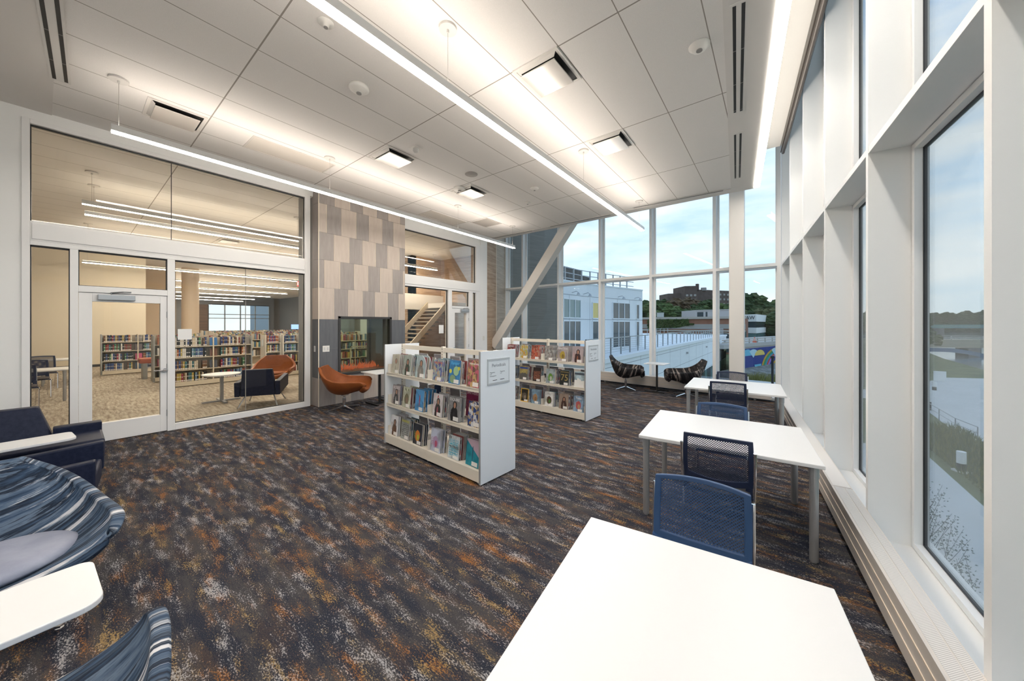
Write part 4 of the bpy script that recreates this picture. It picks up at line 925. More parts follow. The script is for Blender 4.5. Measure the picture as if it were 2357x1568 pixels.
ZL = (.15, .47, .81, 1.12)
LCREAM = mat('bookcase_cream', (.62, .55, .43), .5)
def bookcase(x, y0, y1, label, end=None, faceouts=True):     # x: face plane toward the glass
    t = empty('bookcase', (x, y0, 0), 0, label, 'bookcase', 'library bookcases'); L = y1 - y0
    m = MB(); m.box((-.50, 0, .02), (-.0, L, .14)); m.obj('base', LCREAM, t)
    for z in ZL[1:]:
        MB().box((-.235, 0, z - .02), (-.004, L, z)).obj('shelf_board', LCREAM, t)
    MB().box((-.26, 0, .14), (-.245, L, 1.36)).obj('back_panel', mat('bookcase_back', (.45, .39, .30), .6), t)
    for yy in (.0, L - .012) if end else (0,): MB().box((-.50, yy - .01, 0), (.0, yy + .015, 1.39)).obj('end_panel', end or LCREAM, t)
    n = max(1, round(L / .92))
    for i in range(1, n): MB().box((-.27, L * i / n - .015, .1), (-.005, L * i / n + .015, 1.38)).obj('upright', LCREAM, t)
    return t
ENDG = mat('end_grey', (.36, .38, .38), .4); ENDW = mat('end_white', (.66, .62, .55), .5)
bookcase(-13.05, 1.66, 3.53, 'long low cream bookcase in front row behind the glass partition', ENDG)
bookcase(-14.7, 1.56, 3.9, 'low cream bookcase in the second row behind the long front one', ENDG)
bookcase(-18.1, .68, 3.2, 'low cream bookcase seen through the glass door, near the beige wall', ENDG)
bookcase(-13.3, 3.97, 4.40, 'narrow cream bookcase with white end panel, first of stepped three', ENDW)
bookcase(-13.12, 4.42, 4.90, 'narrow cream bookcase with white end panel, middle of stepped three', ENDW)
bookcase(-12.85, 4.93, 8.6, 'cream bookcase with white end panel nearest the fireplace, last of stepped three', ENDW)
for i, (x, y0, y1) in enumerate([(-16.6, 3.4, 9.0), (-19.6, 3.9, 9.5), (-22.0, 4.3, 10), (-25.5, 4.6, 10.5)]):
    bookcase(x, y0, y1, f'{["low", "long low", "distant", "farthest"][i]} cream bookcase deeper in the library, row {["three", "four", "five", "six"][i]} from the glass', ENDW)
# sign plates on the end panels
for x, y in ((-13.55, 3.955), (-13.37, 4.405), (-13.10, 4.915)):
    t = empty('bookcase_sign', (x, y, 1.0), 0, f'{"small" if y < 4 else "slim" if y < 4.5 else "larger"} framed sign plate on the white end panel of {"the first" if y < 4 else "the middle" if y < 4.5 else "the last"} stepped bookcase', 'sign')
    MB().box((-.07, -.008, 0), (.07, 0, .24)).obj('frame', mat('sign_silver'), t); MB().box((-.06, -.010, .01), (.06, -.008, .23)).obj('card', mat('sign_white'), t)
BC = [('dark red', (.22, .03, .03)), ('orange', (.34, .12, .05)), ('black', (.02, .02, .02)), ('navy blue', (.03, .06, .18)), ('grey-blue', (.14, .24, .34)), ('cream', (.55, .48, .36)), ('brown', (.16, .08, .04)), ('green', (.06, .18, .09)), ('yellow', (.42, .32, .08)), ('white', (.62, .60, .56)), ('crimson', (.26, .03, .06)), ('teal', (.04, .14, .16))]
random.seed(5); bk = []
for ci, (cn, c) in enumerate(BC):
    for v in range(2):
        h = .222 + .018 * v + .004 * (ci % 5); th = .030 + .005 * ((ci + v) % 3); m = MB()
        m.box((-.15, 0, 0), (-.0, th, h), 0); m.box((-.001, .001, .012), (.0012, th - .001, .045), 1); m.box((-.001, .002, h * .55), (.001, th - .002, h * .62), 1 if ci % 3 else 2); m.box((-.145, .003, h - .003), (-.005, th - .003, h + .0005), 2)
        bk.append((cn, th, h, m.mesh('book', [mat(f'book_{cn}', c, .5), mat('book_label', (.72, .68, .64), .6), mat('book_trim', (.5, .45, .36), .6)])))
def shelf_books(x, y0, y1, z, where, grp, gap=.0):
    y = y0 + .03
    while y < y1 - .06:
        run = random.uniform(.25, .6); ye = min(y + run, y1 - .03); col = random.sample(range(24), 6) + random.choices((4, 5, 6, 7, 12, 13, 8), k=3)
        while y < ye - .04:
            cn, th, h, me = bk[random.choice(col)]
            o = bpy.data.objects.new('book', me); COL.objects.link(o); o.location = (x - .012 - random.uniform(0, .012), y, z + .0005)
            tag(o, f'{cn} book on {where}', 'book', f'{cn} books on {where}'); y += th + .0045
        y += random.uniform(.01, .10) + gap
LV = ('bottom shelf', 'second shelf up', 'third shelf up', 'top shelf')
for zi, z in enumerate(ZL):
    z = z if zi else .14
    shelf_books(-13.05, 1.68, 2.50, z, f'the {LV[zi]} of the long front bookcase', ''); shelf_books(-13.05, 2.74, 3.42, z, f'the {LV[zi]} of the long front bookcase', '')
    shelf_books(-18.1, .70, 1.45, z, f'the {LV[zi]} of bookcase behind the glass door', '')
    shelf_books(-18.1, 1.62, 1.95, z, f'the {LV[zi]} of bookcase behind the glass door', '')
    shelf_books(-13.3, 3.99, 4.38, z, f'the {LV[zi]} of the first stepped bookcase', '') if zi > 1 else None
    shelf_books(-13.12, 4.45, 4.88, z, f'the {LV[zi]} of the middle stepped bookcase', '') if zi > 1 else None
    shelf_books(-12.85, 4.97, 5.25, z, f'the {LV[zi]} of the last stepped bookcase', '') if zi else None
# books shown face out
random.seed(9)
for x, y, z, c, n in ((-13.07, 2.52, 1.12, (.05, .20, .50), 'bright blue'), (-13.07, 2.52, .81, (.20, .10, .07), 'brown'), (-13.07, 2.52, .47, (.10, .11, .14), 'charcoal'), (-13.07, 3.30, 1.12, (.30, .28, .27), 'grey'), (-18.12, 1.46, 1.12, (.14, .11, .08), 'dark olive'), (-18.12, 1.46, .81, (.10, .06, .06), 'dark brown'), (-18.12, 1.46, .47, (.60, .04, .16), 'hot pink'), (-18.12, 1.46, .14, (.05, .09, .14), 'deep blue')):
    m = MB(); m.box((-.02, 0, 0), (0, .17, .23)); o = m.obj('book', cover('facing_' + n, c, tuple(min(1, q * 2.2) for q in c), (.5, .5, .5), 'none')); o.location = (x - .02, y, z + .003); o.rotation_euler = (0, -.18, 0)
    tag(o, f'{n} book displayed face out on a library shelf', 'book', 'books displayed face out')
# remaining books: uncounted rows further back
def filler(name, label, specs):
    m = MB()
    for x, y0, y1, zs in specs:
        for z in zs:
            y = y0 + .03
            while y < y1 - .05:
                th = random.uniform(.026, .042); h = random.uniform(.19, .25); m.box((x - .16, y, z + .001), (x - .012, y + th, z + h), random.randrange(len(BC))); y += th + .003
                if random.random() < .04: y += .15
    o = m.obj(name, [MT[f'book_{c}'] for c, _ in BC]); tag(o, label, 'books', kind='stuff')
filler('books_far', 'mixed coloured books filling the bookcases deeper in the library', [(-14.7, 1.6, 3.85, ZL), (-18.1, 1.97, 3.15, ZL), (-16.6, 3.45, 8.9, ZL[1:]), (-19.6, 3.95, 9.4, ZL[2:]), (-22.0, 4.35, 9.9, ZL[3:]), (-25.5, 4.65, 10.4, ZL[3:]), (-12.85, 5.27, 8.5, ZL), (-13.3, 3.99, 4.38, (.14, .47)), (-13.12, 4.45, 4.88, (.14, .47))])
# orange topped bench with grey panel legs
t = empty('library_bench', (-16.0, 1.35, 0), 0, 'orange padded bench on grey panel legs in the library', 'bench')
MB().box((-.25, .0, .50), (.25, 1.6, .66)).obj('padded_seat', mat('orange_pad', (.40, .10, .04), .5), t, bevel=.04)
for y in (.08, 1.42): MB().box((-.22, y, 0), (.22, y + .1, .50)).obj('leg', ENDG, t)
# seating near the glass
armchair('armchair', (-8.95, 2.62, 0), R(60), 'navy armchair in the library, seen from behind through the glass partition', w=.80, d=.78, hb=.80)
shell_chair('shell_lounge_chair', (-10.45, 3.30, 0), R(-115), 'tan leather shell chair in the library behind the navy armchair', LEATHER, LEATHER)
t = empty('round_side_table', (-9.95, 2.12, 0), 0, 'small white round side table in the library beside the navy armchair', 'side table')
MB().cyl((0, 0, .60), (0, 0, .625), .34, n=36).obj('tabletop', TABLE, t); MB().box((-.03, -.03, .03), (.03, .03, .60)).obj('post', SILVER, t)
m = MB(); m.box((-.34, -.03, 0), (.34, .03, .03)); m.box((-.03, -.34, 0), (.03, .34, .03)); m.obj('base', SILVER, t)
t = empty('round_side_table', (-11.4, 4.75, 0), 0, 'white side table at the right end of the partition, before stepped bookcases', 'side table')
MB().cyl((0, 0, .66), (0, 0, .68), .30, n=30).obj('tabletop', TABLE, t); MB().box((-.2, -.03, 0), (.2, .03, .66)).obj('panel_leg', TABLE, t)
for i, (x, y) in enumerate(((-12.3, -.62), (-13.9, -.50), (-15.6, -.42))):
    mesh_chair('mesh_back_chair', (x, y, 0), R(-80), f'navy mesh-back chair in the library behind the narrow side pane, {["closest", "middle", "farthest"][i]} of three', NAVYF, NAVYM)
desk('library_table', -13.1, -.35, R(90), .7, .7, 'white library table behind the narrow side pane, between mesh chairs', z=.73)
desk('library_table', -16.6, -.05, R(90), .9, .8, 'white library table standing near the beige wall', z=.73)
# desk with monitor far right
t = empty('computer_monitor', (-24.5, 9.0, 0), R(60), 'computer screen glowing blue far back in the library', 'monitor')
MB().box((-.3, -.02, 1.42), (.3, .02, 1.72)).obj('screen', mat('screen_blue', (.1, .2, .6), .3, emit=(.25, .4, .9), es=1.), t); MB().box((-.05, 0, .0), (.05, .04, 1.42)).obj('stand', BLACK, t)
# staircase hall: wood wall, landing, stair
m = MB(); m.box((-13.9, 8.75, 0), (-12.0, 8.95, CZ)); m.box((-12.3, 8.75, 0), (-12.0, 14.8, CZ)); m.box((-12.0, 10.3, 0), (-8.72, 10.42, CZ)); st('wall_stair', m, WOOD)
t = empty('staircase', (-11.7, 6.6, 0), 0, 'dark staircase with pale stringers behind the second glass partition', 'staircase')
def bar(y0, z0, y1, z1, x0, x1, h, n, mtl):
    m = MB(); m.add([(x0, y0, z0), (x0, y1, z1), (x0, y1, z1 + h), (x0, y0, z0 + h), (x1, y0, z0), (x1, y1, z1), (x1, y1, z1 + h), (x1, y0, z0 + h)], [[0, 1, 2, 3], [7, 6, 5, 4], [0, 4, 5, 1], [1, 5, 6, 2], [2, 6, 7, 3], [3, 7, 4, 0]]); return m.obj(n, mtl, t)
STR = mat('stringer_beige', (.55, .47, .36), .5); NS = 15
bar(.1, 0, 2.7, 2.42, 1.20, 1.26, .26, 'stringer', STR); bar(.1, 0, 2.7, 2.42, -.02, .04, .26, 'stringer', STR)
for i in range(NS):
    y = .2 + i * 2.5 / NS; z = .12 + i * 2.3 / NS; m = MB(); m.box((.04, y, z), (1.2, y + .26, z + .05)); o = m.obj('step', mat('step_dark', (.20, .17, .14), .6), t); m = MB(); m.box((.04, y - .002, z + .03), (1.2, y + .02, z + .055)); m.obj('nosing', STR, o)
m = MB(); m.box((-.02, 2.7, 2.42), (1.5, 4.6, 2.62)); m.box((-.2, .6, 2.35), (-.05, 4.6, 2.62)); m.obj('landing', mat('landing_white', (.78, .74, .68), .5), t)
m = MB(); m.box((-.2, .6, 2.62), (-.14, 4.6, 3.0)); m.obj('guard_wall', mat('landing_white'), t)
m = MB(); m.box((1.30, -1.3, 1.02), (1.33, 1.0, 1.06)); m.box((1.30, -1.3, 0), (1.33, -1.27, 1.06)); m.box((1.30, .97, 0), (1.33, 1.0, 1.06)); m.obj('handrail', STR, t)

# ================================================================ OUTSIDE
F_ = 786.; A_ = R(37.6); FW = Vector((-sin(A_), cos(A_), 0)); RT = Vector((cos(A_), sin(A_), 0))   # compass directions used to lay out the town
GRASS = mottled('meadow_grass', (.08, .11, .05), (.19, .21, .10), .35, detail=10, bump=.3)
PAVE = mottled('pale_concrete', (.58, .60, .59), (.66, .67, .66), .4)
st('ground', MB().prism([(-260, 11.5), (9.5, 11.5), (1.4, 3), (1.4, -40), (60, -40), (44, 60), (26, 80), (28, 95), (30, 120), (34, 150), (20, 420), (-260, 420)], -6.4, -6.0), GRASS)
st('river', MB().prism([(-300, 200), (60, -60), (700, 100), (700, 900), (-300, 900)], -8.2, -7.6), mat('river_water', (.16, .20, .22), .12, spec=.8))
st('path', MB().prism([(7.4, 33), (7.1, 32.1), (7.0, 23.4), (6.8, 20.8), (6.0, 8), (2.5, -8), (1.8, 4), (2.6, 13), (3.0, 30), (6.4, 33.2)], -6.0, -5.97), PAVE)
st('path_plaza', MB().prism([(14.0, 66.1), (19.6, 77.1), (25, 80), (30, 66), (22, 34), (14, 30), (10.8, 34.5), (10.3, 40.1), (10.9, 49.0), (10.8, 52.5)], -6.0, -5.965), PAVE)
st('path_far', MB().prism([(-30, 57.8), (8, 57), (12.6, 62), (11, 52), (6, 50.2), (-30, 47.5)], -6.0, -5.96), PAVE)
m = mottled('rubble_bank', (.10, .11, .10), (.30, .31, .30), 1.2, detail=12, bump=.5)
bk_ = MB(); q0 = [(-9, 58.6), (1.5, 58.6), (9, 62), (14, 96)]; q1 = [(-5.4, 58.9), (-3.2, 63.4), (.8, 75.6), (8.5, 99)]
bk_.add([(x, y, -6.0) for x, y in q0] + [(x, y, -4.9) for x, y in q1], [[0, 1, 5, 4], [1, 2, 6, 5], [2, 3, 7, 6]]); st('ground_rubble', bk_, m)

# leaf-clump trees
def blob(m, c, r, sq=1., n=8, mi=0):
    for a in range(n - 2): pass
    k = n; ph = [pi * (i + .5) / (k // 2) for i in range(k // 2)]
    vs = []
    for p in ph:
        for j in range(k): a = 2 * pi * j / k + p * 2.1; q = r * random.uniform(.78, 1.18); vs.append((c[0] + q * sin(p) * cos(a), c[1] + q * sin(p) * sin(a), c[2] + q * sq * cos(p)))
    R_ = k // 2; fs = [[i * k + j, i * k + (j + 1) % k, (i + 1) * k + (j + 1) % k, (i + 1) * k + j] for i in range(R_ - 1) for j in range(k)]
    fs.append(list(range(k))[::-1]); fs.append([(R_ - 1) * k + j for j in range(k)]); m.add(vs, fs, mi)
LEAFS = [mottled(f'leaves_{n}', a, c, .9, detail=8) for n, a, c in (('dark', (.018, .036, .014), (.07, .11, .04)), ('mid', (.03, .06, .02), (.11, .165, .055)), ('olive', (.05, .06, .025), (.15, .16, .07)), ('rust', (.055, .04, .025), (.15, .105, .06)))]
BARK = mat('bark', (.07, .055, .045), .9)
def tree(loc, h, r, kind, label, group, n=60, low=.15):
    t = empty('tree', loc, 0, label, 'tree', group)
    MB().cyl((0, 0, 0), (0, 0, h * .7), r * .07, r * .03, 8).obj('trunk', BARK, t); m = MB()
    for i in range(n):
        a = random.uniform(0, 2 * pi); z = random.uniform(low, .96); pr = math.sqrt(max(.03, 1 - ((z - .5) / .52) ** 2)) * (.8 + .2 * random.random()); q = random.random() ** .5 * pr * r
        blob(m, (q * cos(a), q * sin(a), h * z), r * random.uniform(.16, .30), .85)
    m.obj('foliage', LEAFS[kind], t); return t
def pos(u, k, z=-6.0): p = FW * k + RT * ((u - 1178.5) / F_ * k); return (p.x, p.y, z)
random.seed(21)
TL = ['dark green tree on the hill below the apartment block', 'mid green tree on the hill below the apartment block', 'olive tree on the hill below the apartment block', 'rusty brown tree on the hill below the apartment block']
for i, (u, k, top, r, kd) in enumerate([(1500, 150, 698, 9, 0), (1516, 140, 700, 9, 1), (1530, 165, 694, 9, 0), (1550, 150, 690, 10, 3), (1575, 158, 692, 10, 3), (1598, 150, 699, 9, 0), (1620, 160, 697, 9, 0), (1645, 150, 702, 9, 1), (1665, 155, 706, 8, 0), (1682, 150, 708, 8, 2), (1540, 128, 712, 8, 1), (1570, 126, 716, 7, 0), (1600, 128, 714, 7, 0), (1518, 122, 712, 7, 1), (1480, 150, 706, 8, 0)]):
    z = 1.75 + (746 - top) * k / F_; tree(pos(u, k, -6), z + 6, r, kd, TL[kd], TL[kd])
TR = ['tall dark tree in the wood behind the white office building', 'tall green tree in the wood behind the white office building', 'greyish olive tree in the wood behind the white office building', '']
for i, (u, k, top, r, kd) in enumerate([(1718, 190, 684, 14, 0), (1737, 195, 688, 13, 1), (1756, 200, 700, 12, 0), (1775, 195, 702, 13, 0), (1795, 190, 698, 13, 1), (1813, 185, 700, 13, 0), (1750, 170, 722, 8, 2), (1772, 160, 716, 9, 2), (1790, 165, 712, 10, 0), (1805, 150, 722, 9, 0)]):
    z = 1.75 + (746 - top) * k / F_; tree(pos(u, k, -6), z + 6, r, kd, TR[kd], TR[kd], 70, .05)
FS = 'tree on the far river bank beyond the bridges'
for i in range(26):
    u = 1990 + i * 17 + random.uniform(-5, 5); k = random.uniform(360, 430); tree(pos(u, k, -8), 9 + (1.75 + (746 - random.uniform(721, 731)) * k / F_), random.uniform(13, 19), random.choice((0, 1)), FS, FS, 34, .02)
tree(pos(2118, 74, -6), 9.0, 3.0, 1, 'leafy tree overhanging the bridge beyond the window wall', None, 70, .4)
tree((-58, 40, -8), 14, 7, 1, 'bright green tree outside the far end of the library', None, 80, .1)

# shrubs and tall grass by the walkway
def tuft(loc, n, r, h, col, label, cat='plants', name='grass'):
    m = MB()
    for i in range(n):
        a = random.uniform(0, 2 * pi); q = r * random.random() ** .5; x, y = q * cos(a) * 1.0, q * sin(a); hh = h * random.uniform(.5, 1.1); dx, dy = random.gauss(0, .22 * h), random.gauss(0, .22 * h); w = .02 + .012 * h
        m.add([(x - w, y, 0), (x + w, y, 0), (x + dx * .5 + w * .7, y + dy * .5, hh * .6), (x + dx, y + dy, hh), (x + dx * .5 - w * .7, y + dy * .5, hh * .6)], [[0, 1, 2, 3, 4]])
    o = m.obj(name, col); o.location = loc; tag(o, label, cat, kind='stuff'); return o
GY = mat('grass_yellow', (.22, .22, .07), .9); GG = mat('grass_green', (.09, .13, .05), .9)
tuft((-3.2, 59.6, -6), 900, 2.2, .9, GY, 'tall yellow-green grass below the mural wall'); tuft((-.2, 59.2, -6), 900, 2.4, .8, GY, 'tall yellow-green grass further along the mural wall'); tuft((3.5, 60, -6), 700, 2.6, .7, GY, 'green grass clump at the end of mural wall')
m = MB(); random.seed(31)
for i in range(5200):
    s = random.random(); y = 20 + 20 * s; x = 7.25 + (.1 + .9 * random.random()) * (2.6 + 1.0 * s); hh = random.uniform(.15, .6)
    dx, dy = random.gauss(0, .12), random.gauss(0, .12); m.add([(x - .03, y, -6), (x + .03, y, -6), (x + dx, y + dy, -6 + hh)], [[0, 1, 2]], random.random() < .3)
tag(m.obj('undergrowth', [GG, GY]), 'rough meadow grass between the walkway and the plaza', 'grass', kind='stuff')
m = MB()
for i in range(46):
    x = random.uniform(3.4, 4.7); y = random.uniform(14.5, 21); base = Vector((x, y, -6)); top = base + Vector((random.uniform(-.3, .6), random.uniform(-.3, .3), random.uniform(.7, 1.7))); m.cyl(base, top, .008, .004, 5)
    for j in range(30):
        p = base.lerp(top, random.uniform(.3, 1.0)) + Vector([random.gauss(0, .10) for _ in range(3)]); a = Vector([random.gauss(0, 1) for _ in range(3)]).normalized() * .035; b = a.orthogonal().normalized() * .02; m.add([p - a, p + b, p + a, p - b], [[0, 1, 2, 3]], 1)
tag(m.obj('shrubbery', [BARK, mat('shrub_leaf', (.05, .075, .045), .8)]), 'thin leafy shrubs along the foot of the building below the windows', 'shrubs', kind='stuff')

# bollards, railing, sign board on the river side
def bollard(x, y, label, h=1.05):
    t = empty('light_bollard', (x, y, -6), 0, label, 'bollard'); MB().cyl((0, 0, 0), (0, 0, h * .42), .17, n=20).obj('base', BLACK, t); MB().cyl((0, 0, h * .42), (0, 0, h), .17, n=20).obj('lamp_head', mat('bollard_white', (.75, .78, .78), .4), t); MB().cyl((0, 0, -.0), (0, 0, .05), .34, n=20).obj('footing', PAVE, t)
bollard(7.75, 28.6, 'short light bollard in the meadow beside the walkway, closest to the windows'); bollard(7.95, 35.6, 'light bollard further along at the edge of the plaza path'); bollard(10.9, 47, 'dark light bollard beyond the railing at the plaza', 1.9); bollard(14.7, 61.5, 'most distant small light bollard on the plaza')
t = empty('lamp_post', (-.25, 54.6, -6), 0, 'dark slim lamp post on the walkway in front of the mural', 'lamp post'); MB().cyl((0, 0, 0), (0, 0, 3.4), .13, n=10).obj('post', BLACK, t); MB().box((-.2, -.2, 3.4), (.2, .2, 3.7)).obj('lamp_head', BLACK, t)
t = empty('handrail', (0, 0, 0), 0, 'thin metal handrail curving along the plaza edge', 'railing'); pts = [(10.0, 50.5), (10.5, 46.6), (10.4, 42.5), (10.3, 39.0), (10.6, 36.6)]
m = MB(); m.tube([(*p, -5.05) for p in pts], .03, 6); m.tube([(*p, -5.45) for p in pts], .02, 6); m.obj('rail', SILVER, t)
for p in pts: MB().cyl((*p, -6), (*p, -5.05), .03, n=6).obj('post', SILVER, t)
m = MB(); m.box((17.0, 71.4, -5.9), (18.1, 71.5, -4.6)); tag(m.obj('notice_board', mat('bollard_white')), 'pale rectangular notice board standing on the far side of the plaza', 'sign')

# road on the mural wall, then bridges across the river
t = empty('mural_wall', (-4.8, 58.5, 0), math.atan2(13.4, 4.35), 'retaining wall painted with a rainbow and umbrella mural under the road', 'retaining wall'); LM = 46
MB().box((0, 0, -6.3), (LM, .5, -1.75)).obj('wall', mat('wall_concrete', (.33, .31, .28), .8), t)
MB().box((-3, -.08, -1.75), (LM, 10, -1.2)).obj('road_deck', mat('deck_concrete', (.40, .39, .37), .8), t)
MU = lambda n, c: mat('mural_' + n, c, .7)
m = MB(); m.box((0, -.03, -5.6), (LM, 0.0, -2.0)); m.obj('mural_ground', MU('blue', (.012, .03, .20)), t)
def arc(cx, cz, r0, r1, a0, a1, mi, m, y, zs=1.):
    n = 18; vs = []
    for i in range(n + 1):
        a = R(a0 + (a1 - a0) * i / n); vs += [(cx - r0 * cos(a), y, cz + r0 * zs * sin(a)), (cx - r1 * cos(a), y, cz + r1 * zs * sin(a))]
    m.add(vs, [[2 * i, 2 * i + 1, 2 * i + 3, 2 * i + 2] for i in range(n)], mi)
m = MB(); cols = [(.50, .30, .03), (.03, .25, .08), (.02, .25, .35), (.45, .06, .03), (.30, .16, .50), (.05, .08, .30)]
for j in range(5):
    arc(17.0, -5.6, 6.6 - j * .62, 7.2 - j * .62, 0, 180, j, m, -.05, .48); arc(22.5, -7.4, 9.2 - j * .7, 9.85 - j * .7, 10, 100, j, m, -.06, .45)
mm = [MU(f'band{j}', c) for j, c in enumerate(cols)]; m.obj('rainbow', mm, t)
m = MB(); arc(4.6, -3.1, 0, 1.8, 0, 180, 0, m, -.07, .55); arc(9.1, -3.2, 0, 1.9, 0, 180, 1, m, -.09, .45); arc(6.7, -3.5, 0, 2.2, 50, 130, 2, m, -.08, .6); arc(15.3, -3.6, 0, 2.2, 50, 130, 2, m, -.08, .6); arc(18.5, -3.1, 0, 1.8, 0, 180, 3, m, -.09, .6); arc(8.4, -4.6, 0, 1.3, 180, 360, 0, m, -.08, .5)
m.obj('painted_umbrella', [MU('cyan', (.12, .42, .58)), MU('yellow', (.65, .50, .12)), MU('pale', (.40, .60, .68)), MU('orange', (.60, .12, .03))], t)
for x in range(0, LM, 3): MB().box((x, .16, -1.2), (x + .14, .3, -.42)).obj('post', mat('rail_post', (.35, .35, .33), .6), t)
for z in (-.62, -.95): MB().box((-3, .10, z), (LM, .16, z + .14)).obj('guard_rail', mat('guard_rail', (.42, .38, .33), .5), t)
def cone(loc, label):
    c = empty('traffic_barrel', loc, 0, label, 'traffic cone'); m = MB()
    m.lathe([(.30, 0), (.26, .2)], n=14, mi=0); m.lathe([(.26, .2), (.23, .3)], n=14, mi=1); m.lathe([(.23, .3), (.19, .45)], n=14, mi=0); m.lathe([(.19, .45), (.16, .55)], n=14, mi=1); m.lathe([(.16, .55), (.08, .8), (.001, .8)], n=14, mi=0); m.obj('body', [mat('safety_orange', (.75, .10, .03), .5), mat('reflective_white', (.8, .8, .8), .4)], c)
cone((-2.6, 67.3, -1.2), 'orange and white traffic cone on the road above the mural')
def bridge(name, u0, k0, u1, k1, z, h, label, c1, piers, rail=True, dk=5):
    a = Vector(pos(u0, k0, 0)); b = Vector(pos(u1, k1, 0)); d = b - a; t = empty(name, (a.x, a.y, 0), math.atan2(d.y, d.x), label, 'bridge'); L = d.length
    MB().box((0, 0, z - h), (L, dk, z)).obj('deck', c1, t); MB().box((0, -.1, z - h * .45), (L, 0, z - h * .40)).obj('edge_beam', mat('bridge_edge', (.45, .42, .32), .7), t)
    for p in piers: MB().box((L * p, .5, -8), (L * p + h * 1.2, dk - .5, z - h)).obj('pier', mat('pier_grey', (.12, .14, .15), .7), t)
    if rail:
        for zz in (.55, 1.0): MB().box((0, .05, z + zz), (L, .12, z + zz + .10)).obj('rail', SILVER, t)
        n = int(L / 6)
        for i in range(n): MB().box((L * i / n, .03, z), (L * i / n + .25, .14, z + 1.1)).obj('post', SILVER, t)
    return t, L
t, Lb = bridge('road_bridge', 1985, 104, 2420, 92, -2.7, 2.3, 'beige concrete road bridge across the river, nearer of two', mat('bridge_beige', (.34, .33, .26), .8), (.25, .60, .83))
m = MB()
for i in range(20):
    a0, a1 = i / 20, (i + 1) / 20; f = lambda s: -5.2 - 2.6 * (2 * s - .9) ** 2 * (s > .45); x0, x1 = Lb * (.18 + .6 * a0), Lb * (.18 + .6 * a1)
    z0, z1 = f(a0), f(a1); m.add([(x0, .3, z0), (x1, .3, z1), (x1, .3, z1 - 1.1), (x0, .3, z0 - 1.1), (x0, 1.2, z0), (x1, 1.2, z1), (x1, 1.2, z1 - 1.1), (x0, 1.2, z0 - 1.1)], [[0, 1, 2, 3], [7, 6, 5, 4], [0, 4, 5, 1], [3, 2, 6, 7]])
m.obj('blue_arch', mat('steel_blue', (.06, .15, .28), .6), t)
bridge('far_bridge', 2040, 300, 2480, 270, 1.2, 3.0, 'thin teal bridge far out over the river', mat('steel_teal', (.10, .28, .30), .6), (.05, .30, .55, .80), False)

# ---- white wing with roof terrace to the left of the curtain wall
PAN = mottled('white_cladding', (.76, .80, .83), (.80, .84, .87), .2); PJ = mat('panel_joint', (.25, .28, .31), .7); GD = mat('dark_window', (.05, .07, .08), .12, spec=.9); GT = mat('teal_window', (.14, .24, .25), .12, spec=.9); GO = mat('lit_window', (.32, .30, .12), .3, emit=(.9, .8, .3), es=.12)
t = empty('terrace_wing', (0, 0, 0), 0, 'long low white clad wing with a railed roof terrace', 'building')
w0, w1 = Vector((-6.9, 15.0, 0)), Vector((-6.45, 67.0, 0)); LW = (w1 - w0).length
tw = math.atan2(w1.y - w0.y, w1.x - w0.x); Tw = Matrix.Translation(w0) @ Matrix.Rotation(tw, 4, 'Z')
m = MB(); m.box((0, 0, -6.2), (LW, 22, -.15), T=Tw); m.obj('block', PAN, t)
m = MB(); m.box((-.1, -.12, -.25), (LW + .1, .35, -.02), T=Tw); m.box((LW - .35, .2, -.25), (LW + .12, 22, -.02), T=Tw); m.obj('coping', PAN, t)
m = MB(); m.box((0, -.004, -1.95), (LW, .0, -1.92), T=Tw); m.box((0, -.004, -.55), (LW, .0, -.52), T=Tw); m.box((0, -.004, -3.65), (LW, 0, -3.62), T=Tw)
for i in range(1, 14): m.box((LW * i / 14, -.004, -3.6), (LW * i / 14 + .025, 0, -.25), T=Tw)
m.obj('panel_joint', PJ, t)
for i in range(26):
    x = 14 + i * 1.45; m = MB(); m.box((x, -.03, -5.4), (x + 1.25, .02, -3.75), T=Tw); m.obj('window', GD if i % 3 else GT, t)
for i in range(6):
    x = LW - .05; m = MB(); m.box((LW, 1 + i * 3, -2.6), (LW + .03, 3.4 + i * 3, -1.2), T=Tw); m.obj('window', GD, t)
for z0, z1 in ((-2.6, -.9), (-5.4, -3.9)):
    m = MB(); m.box((LW - 3.2, -.04, z0), (LW - .5, .02, z1), T=Tw); m.obj('window', GD, t)
for i in range(4): m = MB(); x = 10 + i * 11; m.box((x, -.16, -1.1), (x + .18, 0, -.92), T=Tw); m.obj('wall_light', SILVER, t)
m = MB(); m.box((.4, .4, .93), (LW - .4, .46, .99), T=Tw)
for i in range(6): m.box((.4, .42, .15 + .13 * i), (LW - .4, .44, .165 + .13 * i), T=Tw)
rl = m.obj('terrace_rail', mat('rail_metal', (.40, .43, .45), .35, .5), t)
n = 34
for i in range(n): m = MB(); x = .4 + (LW - .9) * i / (n - 1); m.box((x, .38, -.1), (x + .07, .45, .99), T=Tw); m.obj('rail_post', mat('rail_metal'), t)
m = MB(); m.box((.4, 9, .93), (LW, 9.06, .99), T=Tw); m.box((LW - .5, .4, .93), (LW - .44, 9, .99), T=Tw); m.obj('terrace_rail', mat('rail_metal'), t)
for i in range(22): m = MB(); x = .4 + (LW - .9) * i / 21; m.box((x, 9, -.1), (x + .06, 9.06, .99), T=Tw); m.obj('rail_post', mat('rail_metal'), t)

